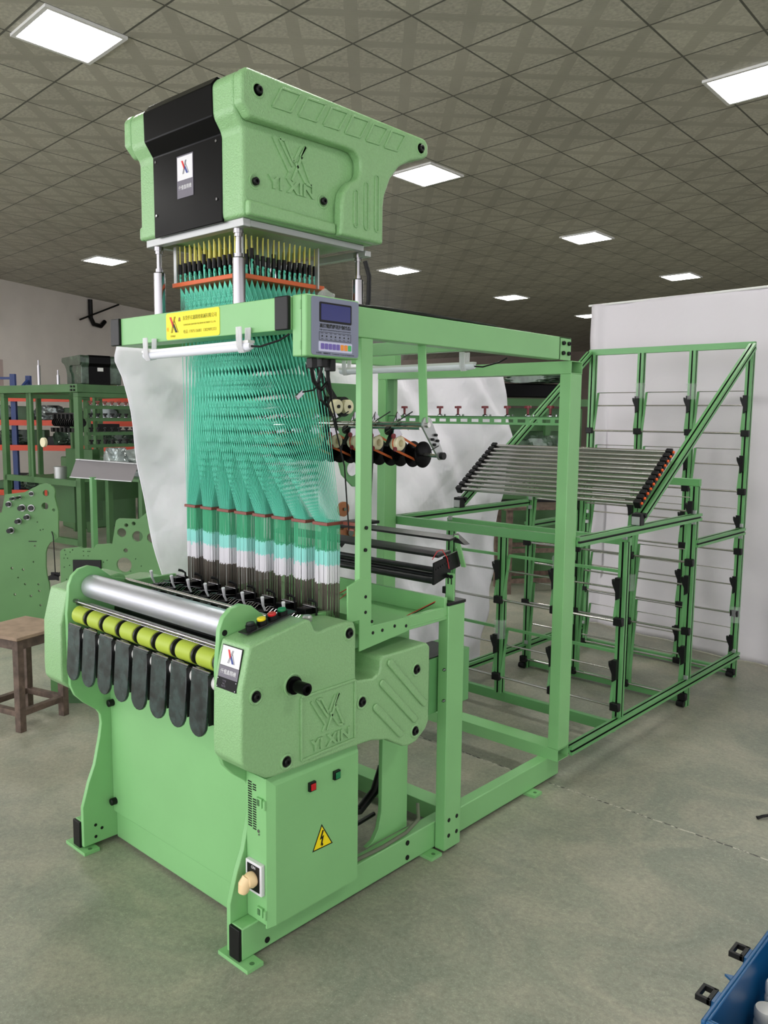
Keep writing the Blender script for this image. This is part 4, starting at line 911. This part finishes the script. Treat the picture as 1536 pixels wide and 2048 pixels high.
oA = [(-.36,.0),(-.36,.867),(-.123,.867),(-.093,1.003),(.051,1.021),(.172,1.082),(.195,1.087),(.212,1.088),(.240,1.080),(.259,1.067),(.272,1.050),(.278,1.031),(.274,.991),(.284,.94),(.297,.887),(.291,.686),(.228,.645),(.205,.61),(.194,.571),(.19,.466),(.195,.40),(.209,.343),(.22,.196),(.217,.0)]
hA = [circ(.212,1.016,.024), circ(.201,.920,.026), circ(.265,.891,.011), circ(-.064,.45,.01,10), circ(.02,.44,.01,10), circ(.115,.62,.007,8), circ(.03,.33,.008,8), circ(.13,.33,.008,8), circ(-.05,.25,.010,10), circ(.07,.24,.010,10), circ(.14,.17,.009,8), circ(.135,.28,.009,8), circ(.10,.50,.006,8), circ(-.02,.38,.006,8), circ(.14,.80,.005,8), circ(.16,.74,.005,8), circ(.18,.745,.005,8)]
tA = thing('loom_side_plate', 'tall bare green side plate with steel gear shafts at the left edge behind the stool', 'machine plate', tuple(PA), 'unassembled loom side plates')
pl_ = plate('plate', oA, hA, PA, hv, Z, .02, PLGREEN, tA)
m = MB()
for (s_, z_), r, L in (((.106,1.012),.018,.02),((-.064,.932),.022,.03),((.034,.906),.026,.05),((.10,.905),.026,.02),((.069,.837),.022,.04),((.004,.806),.022,.045),((-.055,.737),.024,.05),((-.03,.975),.014,.05),((.02,.985),.012,.08)):
    m.nx(); c = PA+hv*s_+Z*z_+nA*.01; m.m(1).lathe(c, nA, [(0,r),(.008,r)], 20).m(0).lathe(c, nA, [(.008,r*.75),(L,r*.7),(L,r*.3)], 16)
m.build('gear_shaft', [DARK, ALU], tA, smooth=True)
m = MB(); m.obox(PA+hv*-.06+Z*.02+nA*.03, hv, nA, Z, .5, .10, .04); m.build('foot', DKGREEN, tA)
m = MB(); m.obox(PA+hv*.10+Z*.655+nA*.011, hv, Z, nA, .06, .006, .002); m.build('slot', BLACK, tA)
m = MB().tube([PA+hv*.245+Z*.73+nA*.012, PA+hv*.262+Z*.70+nA*.03, PA+hv*.265+Z*.60+nA*.03, PA+hv*.268+Z*.42+nA*.03], .004, 8); m.build('lead_cable', BLACK, tA, smooth=True)
m = MB()
for k in range(5): m.obox(PA+hv*(.262+.02*math.sin(k*2))+Z*(.40+.012*math.cos(k))+nA*(.03+.008*k), hv+Z*(.4*math.sin(k)), Z, nA, .05, .03, .012)
lab(m.build('connector', BLACK, tA), 'black connector block hanging on the lead')
PB_ = Vector((-2.65,.72,0))
oB = [(.0,.0),(-.0,.10),(.03,.18),(.068,.26),(.075,.5),(.079,.831),(.084,.845),(.094,.852),(.190,.865),(.203,.856),(.269,.858),(.281,.879),(.371,.883),(.392,.998),(.396,1.015),(.410,1.026),(.520,1.023),(.543,1.042),(.56,1.056),(.585,1.068),(.645,1.075),(.70,1.05),(.73,.99),(.95,.98),(.95,.0)]
hB = [circ(.425,.947,.025,24), circ(.513,.927,.030,24), circ(.595,.920,.030,24), circ(.434,.765,.042,28), circ(.452,.989,.011), circ(.493,.999,.011), circ(.585,1.032,.020), circ(.445,.847,.012), circ(.105,.845,.004,8), circ(.15,.848,.004,8)]
for s_, z_ in ((.11,.82),(.135,.835),(.10,.80),(.12,.80),(.21,.84),(.235,.84),(.245,.84),(.21,.815),(.235,.815),(.10,.75),(.13,.76),(.11,.68),(.32,.78),(.34,.79),(.50,.80),(.53,.76),(.47,.73),(.36,.72)): hB.append(circ(s_, z_, .0035, 6))
tB = thing('loom_side_plate', 'low bare green side plate full of round holes, behind the silver roller', 'machine plate', tuple(PB_), 'unassembled loom side plates')
plate('plate', oB, hB, PB_, hv, Z, .02, PLGREEN, tB)
m = MB().obox(PB_+hv*.23+Z*.755+nA*.016, hv, Z, nA, .155, .075, .012); m.build('black_pad', BLACK, tB)
m = MB().obox(PB_+hv*.45+Z*.02+nA*.05, hv, nA, Z, .8, .12, .04); m.build('foot', DKGREEN, tB)
# perforated grey panel on its stand
q0, q1_, q2_, q3_ = Vector((-4.346,1.791,1.253)), Vector((-3.977,2.120,1.222)), Vector((-3.997,2.060,1.078)), Vector((-4.363,1.740,1.108))
tp = thing('perforated_tray', 'tilted grey perforated tray on a thin green stand, left of the white cloth', 'tray', (-4.22,1.80,0))
nrm_ = (q1_-q0).cross(q3_-q0).normalized(); m = MB(); off = nrm_*.008
m.add([q0,q1_,q2_,q3_,q0+off,q1_+off,q2_+off,q3_+off], [(0,1,2,3),(7,6,5,4),(0,4,5,1),(1,5,6,2),(2,6,7,3),(3,7,4,0)]); m.build('panel', PGREY, tp)
m = MB().bar(q0+(q3_-q0)*.06-nrm_*.004, q1_+(q2_-q1_)*.06-nrm_*.004, .006, .022, nrm_).bar(q3_-nrm_*.004, q2_-nrm_*.004, .006, .010, nrm_); m.build('edge_strip', ALU, tp)
m = MB()
for f_ in (.06,.48,.93): m.nx().lathe(q0+(q1_-q0)*f_+(q3_-q0)*.06, -nrm_, [(0,.006),(.010,.006)], 8)
m.build('bolt', BLACK, tp)
MB().box(-4.25,-4.21,1.84,1.88,0,1.11).obox((-4.22,1.86,.015), hv, nA, Z, .4, .4, .03).build('stand', FRAME, tp, bevel=.002)
# ================================================================== BACKGROUND LOOMS (left)
def L2(o, a, b, e1, e2, z): return Vector(o)+Vector(e1)*a+Vector(e2)*b+Z*z
e1 = Vector((-.995,-.10,0)); e2 = Vector((-.10,.995,0)); K = Vector((-6.97,3.185,0))
la = thing('background_loom', 'dim-lit green loom frame with bobbin rows, left behind the white cloth', 'weaving machine', tuple(K+e1*.8+e2*.6), 'looms in the background')
def BX_(m, a0, a1, b0, b1, z0, z1, o=K):
    c = L2(o, (a0+a1)/2, (b0+b1)/2, e1, e2, (z0+z1)/2); m.obox(c, e1, e2, Z, abs(a1-a0), abs(b1-b0), z1-z0); return m
for a_, b0_ in ((0,0),(1.55,0),(0,1.15),(1.55,1.15)): BX_(MB(), a_, a_+.09, b0_, b0_+.055, 0, 1.79).build('post', DIMGREEN, la, bevel=.003)
for b0_ in (0,1.15): BX_(MB(), -.02, 1.66, b0_-.02, b0_+.06, 1.842, 1.932).build('top_beam', DIMGREEN, la, bevel=.003)
for a_ in (0,1.55): BX_(MB(), a_, a_+.09, 0, 1.2, 1.79, 1.84).build('cross_tube', DIMGREEN, la, bevel=.003)
BX_(MB(), 0, .09, -.0, 1.2, 1.842, 1.932).build('cross_tube', DIMGREEN, la, bevel=.003)
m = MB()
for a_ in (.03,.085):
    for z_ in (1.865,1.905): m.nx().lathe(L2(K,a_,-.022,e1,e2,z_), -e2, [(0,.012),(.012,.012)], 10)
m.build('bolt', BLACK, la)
for z_ in (.10,.78): BX_(MB(), 0, 1.6, 0, .05, z_, z_+.07).build('side_rail', DIMGREEN, la)
BX_(MB(), .1, 1.5, .05, 1.15, .80, .83).build('deck', DIMGREEN, la); BX_(MB(), .05, .09, .05, 1.15, .60, .83).build('deck', DIMGREEN, la)
for a_, b_2 in ((.95,.0),(1.18,.1),(.42,.5)): BX_(MB(), a_, a_+.05, b_2, b_2+.03, .80, 1.85).build('upright', DIMGREEN, la)
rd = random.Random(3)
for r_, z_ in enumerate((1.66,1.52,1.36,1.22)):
    BX_(MB(), .02, .05, .12, 1.5, z_, z_+.04).build('guide_bar', DIMGREEN, la)
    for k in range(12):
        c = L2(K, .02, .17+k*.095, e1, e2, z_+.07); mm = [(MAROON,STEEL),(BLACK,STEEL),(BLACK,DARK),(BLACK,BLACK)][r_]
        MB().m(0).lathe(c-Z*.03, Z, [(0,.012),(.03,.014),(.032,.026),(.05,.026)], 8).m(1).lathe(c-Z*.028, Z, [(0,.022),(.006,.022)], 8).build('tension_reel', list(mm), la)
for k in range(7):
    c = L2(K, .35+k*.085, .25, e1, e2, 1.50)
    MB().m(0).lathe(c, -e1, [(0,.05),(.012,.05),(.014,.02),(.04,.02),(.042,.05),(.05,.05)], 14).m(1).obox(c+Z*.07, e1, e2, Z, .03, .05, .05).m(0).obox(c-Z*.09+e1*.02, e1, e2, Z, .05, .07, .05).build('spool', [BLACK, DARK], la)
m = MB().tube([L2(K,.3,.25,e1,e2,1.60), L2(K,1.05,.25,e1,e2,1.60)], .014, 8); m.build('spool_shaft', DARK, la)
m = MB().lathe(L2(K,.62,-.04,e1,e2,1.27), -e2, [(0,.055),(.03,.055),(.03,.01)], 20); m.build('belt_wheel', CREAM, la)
BX_(MB(), .35, .9, .4, .5, .83, 1.18).build('cover_plate', DIMGREEN, la); BX_(MB(), .9, 1.5, .5, .9, .25, .78).build('motor_housing', DKGREEN, la)
m = MB().lathe(L2(K,.55,.1,e1,e2,.835), Z, [(0,.07),(.15,.075),(.155,.06)], 18); tag(m.build('tin_can', ALU, smooth=True), 'silver tin standing on the deck of the background loom', 'can')
def wrapped(name, label, c, sx, sy, sz, seed, n=16, mm=None):
    r_ = random.Random(seed); bm = bmesh.new(); bmesh.ops.create_icosphere(bm, subdivisions=4, radius=1)
    for v in bm.verts:
        p = v.co; k = 1+.14*math.sin(5*p.x+seed)+.12*math.sin(7*p.y+2*p.z+seed)+.08*math.sin(13*p.z+9*p.x)+r_.uniform(-.05,.05)
        v.co = Vector((max(-1,min(1,p.x*k*1.2))*sx, max(-1,min(1,p.y*k*1.2))*sy, max(-1,min(1,p.z*k*1.2))*sz))
    me = bpy.data.meshes.new(name); bm.to_mesh(me); bm.free(); me.materials.append(mm or WRAP); o = bpy.data.objects.new(name, me); C.objects.link(o); o.location = c
    return tag(o, label, 'wrapped goods', 'film wrapped goods in the background')
WRAP = mat('crinkled_silver_wrap', (150,160,160), .22, metal=.35, bump=.9, bscale=16, var=.5, vscale=9)
WRAPG = mat('film_over_green', (66,84,70), .18, metal=.1, bump=.9, bscale=22, var=.4, vscale=12)
wrapped('wrapped_bundle', 'shiny film wrapped bundle above the perforated grey tray', L2(K,-.10,.75,e1,e2,1.06)+Vector((.3,0,0)), .20, .42, .16, 1)
wrapped('wrapped_bundle', 'narrow film wrapped roll left of the larger bundle behind the tray', L2(K,-.36,.22,e1,e2,1.07), .12, .12, .16, 2)
wrapped('wrapped_bundle', 'film wrapped reels low beside the white cloth', L2(K,-.35,1.1,e1,e2,.72), .14, .14, .16, 4)
# benches under the bundles
tb_ = thing('work_bench', 'green bench with a plate top under the shiny film wrapped bundle', 'table', (-6.3,3.6,0))
c0 = L2(K,-.50,.75,e1,e2,0)
MB().obox(c0+Z*.89, e1, e2, Z, .7, 1.2, .03).build('top', DIMGREEN, tb_); 
for i in (-1,1):
    for j in (-1,1): MB().obox(c0+e1*.3*i+e2*.52*j+Z*.437, e1, e2, Z, .06, .06, .875).build('leg', DIMGREEN, tb_)
MB().obox(c0+e2*.5+Z*.62, e1, e2, Z, .6, .12, .04).build('shelf', DIMGREEN, tb_)
# loom far behind with the wrapped head cover
s_ = Vector((-.985,.17,0)); g_ = Vector((.17,.985,0)); HB = Vector((-9.064,4.343,0))
lb = thing('background_loom', 'far green loom carrying a film wrapped cover with a black front panel', 'weaving machine', tuple(HB), 'looms in the background')
def mapc(poly, x0, x1, name, mm, par, zo=-.165, **kw):
    m = MB(); m.poly([(y-.15, z+zo) for y, z in poly], HB+g_*x0, s_, Z, (x1-x0)); 
    if s_.cross(Z).dot(g_) < 0:
        m = MB(); m.poly([(y-.15, z+zo) for y, z in poly], HB+g_*x1, s_, Z, (x1-x0))
    return m.build(name, mm, par, **kw)
mapc(core, 0, .56, 'head_cover', WRAPG, lb, bevel=.012, ang=25); mapc(bp, .10, .40, 'front_cover', GLOSSB, lb); mapc(band, -.02, .02, 'side_band', WRAPG, lb); mapc(band, .54, .58, 'side_band', WRAPG, lb)
m = MB().obox(HB-s_*.004+g_*.26+Z*2.22, g_, Z, s_, .08, .05, .006); m.build('badge', WHITE, lb)
for x in (.05,.52):
    for y in (.05,.52): MB().lathe(HB+s_*y+g_*x+Z*1.93, Z, [(0,.02),(.05,.02),(.05,.012),(.082,.012)], 10).build('leg', STEEL, lb)
for x in (-.20,.72): MB().obox(HB+s_*.6+g_*x+Z*1.885, s_, g_, Z, 1.7, .06, .09).build('top_beam', DIMGREEN, lb)
for x in (-.20,.72):
    for y in (-.2,1.4): MB().obox(HB+s_*y+g_*x+Z*.92, s_, g_, Z, .08, .06, 1.84).build('post', DIMGREEN, lb)
MB().obox(HB+s_*.02+g_*.26+Z*1.885, g_, s_, Z, .98, .06, .09).build('front_beam', DIMGREEN, lb)
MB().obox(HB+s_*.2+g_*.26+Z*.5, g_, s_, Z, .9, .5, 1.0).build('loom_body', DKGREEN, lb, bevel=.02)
MB().obox(HB+s_*.5+g_*.26+Z*1.4, g_, s_, Z, .8, .2, .12).build('spool_row', BLACK, lb)
for k, (px_, py_, zt_) in enumerate(((-9.47,3.93,2.33),(-9.30,4.12,2.20),(-10.2,3.0,2.30))):
    tag(MB().lathe((px_,py_,1.93), Z, [(0,.022),(zt_-2.0,.022),(zt_-2.0,.010),(zt_-1.93,.010)], 10).build('chrome_leg', STEEL, smooth=True), ['chrome adjusting leg left of the wrapped cover, taller one','chrome adjusting leg left of the wrapped cover, shorter one','chrome adjusting leg in front of the blue rack post'][k], 'support leg', 'loose chrome legs on the far loom')
m = MB().obox(HB+s_*.9-g_*.55+Z*1.90, s_, g_, Z, 2.2, .9, .05); tag(m.build('far_deck', DIMGREEN), 'flat green top frame carrying the chrome adjusting legs', 'machine frame')
# ================================================================== STORAGE RACK
R0, R1 = Vector((-12.35,4.24,0)), Vector((-9.95,6.44,0)); rdv = (R1-R0).normalized(); rn = rdv.cross(Z); 
rk = thing('storage_rack', 'long storage rack with blue posts and orange beams by the grey wall', 'rack', tuple((R0+R1)/2))
for t_ in (-.2,.60,3.2):
    for dpt in (0,.6):
        MB().obox(R0+rdv*t_-rn*dpt+Z*1.12, rdv, rn, Z, .08, .07, 2.24).build('post', RBLUE, rk)
for t_ in (.60,):
    MB().bar(R0+rdv*t_-rn*.05+Z*1.9, R0+rdv*t_-rn*.55+Z*2.15, .04, .04).build('brace', RBLUE, rk); MB().bar(R0+rdv*(t_-.45)+Z*2.17, R0+rdv*t_+Z*2.17, .04, .04).build('brace', RBLUE, rk)
for z_ in (.30,1.04,1.45,1.84):
    MB().obox((R0+R1)/2+Z*z_+rn*.05, rdv, rn, Z, 3.4, .05, .09).build('shelf_beam', RORG, rk); MB().obox((R0+R1)/2-rn*.3+Z*(z_+.02), rdv, rn, Z, 3.4, .6, .02).build('shelf_board', DARK, rk)
for k in range(11):
    z_ = (1.50,1.09,.35)[k % 3]; p = R0+rdv*(.2+.29*k)-rn*.25+Z*(z_+.12)
    wrapped('wrapped_parts', ['film wrapped machine parts lying on the shelves of the blue and orange rack'][0], p, .17, .2, .12, 10+k, mm=WRAPG if k % 3 else WRAP)
for k in range(44):
    z_ = (1.47,1.06,.32,1.86)[k // 11]; hgt = random.uniform(.14,.30) if z_ < 1.8 else .1; p = R0+rdv*(.25+.29*(k % 11))-rn*.44+Z*(z_+.005+hgt/2)
    tag(MB().obox(p, rdv, rn, Z, .25, .22, hgt).build('dark_bin', [DARK, DKGREEN, BLACK][(k*7) % 3], bevel=.01), 'dark bin of parts at the back of the blue and orange rack', 'bin', 'dark bins on the rack')
# wall bracket
bw = wall_at(8.15)+wn_*.06; m = MB().tube([bw+Z*4.15, bw+Z*3.75, bw+wd*.1+Z*3.62, bw+wd*.35+Z*3.60, bw+wd*.5+Z*3.72], .05, 8).tube([bw-wd*.5+Z*3.65+wn_*.1, bw+wd*.9+Z*4.15+wn_*.1], .02, 6)
tag(m.build('wall_hook', BLACK, smooth=True), 'black hooked bracket with a slanting bar high on the grey wall', 'bracket')
# ================================================================== MACHINE SEEN BETWEEN THE SHEETS
P2 = Vector((-2.75,5.20,0)); h2 = Vector((.62,.785,0)).normalized(); n2 = h2.cross(Z)
lc = thing('wrapped_loom', 'film wrapped dim-lit green loom seen in the gap between the white cloths', 'weaving machine', tuple(P2+h2*.5), 'looms in the background')
def B2(m, a0, a1, b0, b1, z0, z1): m.obox(P2+h2*(a0+a1)/2-n2*(b0+b1)/2+Z*(z0+z1)/2, h2, n2, Z, a1-a0, b1-b0, z1-z0); return m
B2(MB(), .02, .75, .0, .5, 1.80, 1.93).build('head_box', GLOSSB, lc, bevel=.01); B2(MB(), .0, .95, .02, .06, 1.72, 1.79).build('top_beam', DIMGREEN, lc)
for a_ in (.04,.50,.95): B2(MB(), a_, a_+.05, .0, .06, .85, 1.72).build('post', DIMGREEN, lc)
B2(MB(), .1, .9, .1, .14, 1.48, 1.53).build('cross_bar', DIMGREEN, lc); B2(MB(), .06, .95, .2, .3, 1.1, 1.7).build('dark_core', DKGREEN, lc)
B2(MB(), -.02, 1.0, -.02, .04, .82, 1.10).build('side_plate', DIMGREEN, lc, bevel=.01)
for a_, z_ in ((.12,1.02),(.24,.99),(.33,.97),(.18,.92)): MB().lathe(P2+h2*a_+n2*.02+Z*z_, n2, [(0,.03),(.02,.03),(.02,.012),(.05,.012)], 12).build('gear_shaft', ALU, lc)
B2(MB(), .0, 1.0, .1, .5, .02, .76).build('base_cabinet', DIMGREEN, lc, bevel=.006); B2(MB(), .0, 1.0, .0, .5, .78, .83).build('bed', DARK, lc)
wrapped('wrapped_reel', 'ball of crinkled clear film over a reel above the steel rod deck', P2+h2*.45+Z*1.27, .20, .15, .17, 31, mm=WRAPG)
wrapped('wrapped_cover', 'crinkled film heaped on the dark loom top in the gap', P2+h2*.40+Z*1.975, .34, .2, .04, 33, mm=WRAPG)
tt = thing('work_table', 'narrow brown wooden table standing before the wrapped loom in the gap', 'table', tuple(P2+h2*.45+n2*.4))
T0 = P2+n2*.5
for a_ in (.0,.62):
    for b_2 in (0,.35): MB().obox(T0+h2*a_+n2*b_2*-1+Z*.39, h2, n2, Z, .05, .05, .78).build('leg', WOOD, tt)
MB().obox(T0+h2*.31-n2*.17+Z*.79, h2, n2, Z, .75, .45, .025).build('top', WOOD, tt)
for z_ in (.12,.40): MB().obox(T0+h2*.31+Z*z_, h2, n2, Z, .62, .03, .04).build('stretcher', WOOD, tt); MB().obox(T0+h2*.31-n2*.35+Z*z_, h2, n2, Z, .62, .03, .04).build('stretcher', WOOD, tt)
m = MB().obox(T0+h2*.62-n2*.2+Z*.18, h2, n2, Z, .14, .1, .08); tag(m.build('orange_tool_box', COPPER, bevel=.01), 'small orange case on the lower rail of the brown table', 'case')
# ================================================================== BLUE CRATE
ct = thing('blue_crate', 'blue plastic crate with black latches at the bottom right corner', 'crate', (1.42,.62,0))
x0, x1, y0, y1, hz, t_ = 1.222, 1.60, .325, .93, .30, .006
m = MB(); m.box(x0,x1,y0,y1,0,t_).box(x0,x0+t_,y0,y1,t_,hz).box(x1-t_,x1,y0,y1,t_,hz).box(x0+t_,x1-t_,y0,y0+t_,t_,hz).box(x0+t_,x1-t_,y1-t_,y1,t_,hz); m.build('body', BLUE, ct, bevel=.002)
m = MB(); m.box(x0-.010,x0,y0-.010,y1+.010,hz-.016,hz).box(x1,x1+.010,y0-.010,y1+.010,hz-.016,hz).box(x0,x1,y0-.010,y0,hz-.016,hz).box(x0,x1,y1,y1+.010,hz-.016,hz); m.build('rim', BLUE, ct, bevel=.003)
for y in (.425,.635):
    m = MB().m(1).box(x0-.022,x0-.010,y-.022,y+.022,hz-.03,hz-.010).m(0).box(x0-.050,x0-.022,y-.026,y-.018,hz-.022,hz-.008).box(x0-.050,x0-.022,y+.018,y+.026,hz-.022,hz-.008).box(x0-.056,x0-.048,y-.026,y+.026,hz-.022,hz-.008).box(x0-.030,x0-.020,y-.026,y+.026,hz-.022,hz-.008)
    m.build('latch', [BLACK, BLUE], ct, bevel=.001)
m = MB().poly([(0,0),(.03,.012),(.03,-.018)], (x0-.034,.525,hz-.02), X, Y, .006); m.build('hinge_tab', BLUE, ct)
bobs = [(1.268,.592,n) for n in range(6)]+[(1.272,.655,n) for n in range(7)]
fb = None
for k, (x, y, n_) in enumerate(bobs):
    L_ = 'small white bobbin stacked in the blue crate, %s' % (('lowest' if n_ == 0 else 'topmost' if (n_ == 5 and k < 6) or n_ == 6 else 'number %d up' % (n_+1))+(' of the nearer stack' if k < 6 else ' of the farther stack'))
    o = MB().lathe((0,0,0), Z, [(0,.026),(.006,.028),(.026,.028),(.031,.025),(.031,.010)], 22).build('bobbin', WHITE, smooth=True) if fb is None else fb.copy()
    if fb is None: fb = o
    else: C.objects.link(o)
    o.location = (x, y, t_+.0325*n_+.001); tag(o, L_, 'bobbin', 'white bobbins in the crate')
m = MB().tube([(.80,1.985,.006),(.812,2.0,.012),(.83,2.03,.012),(.845,2.05,.006)], .006, 8); m.tube([(.80,1.985,.006),(.795,1.99,.008),(.80,2.0,.006)], .004, 6)
tag(m.build('hose_clip', BLACK, smooth=True), 'little black clip on the concrete at the right edge', 'clip')
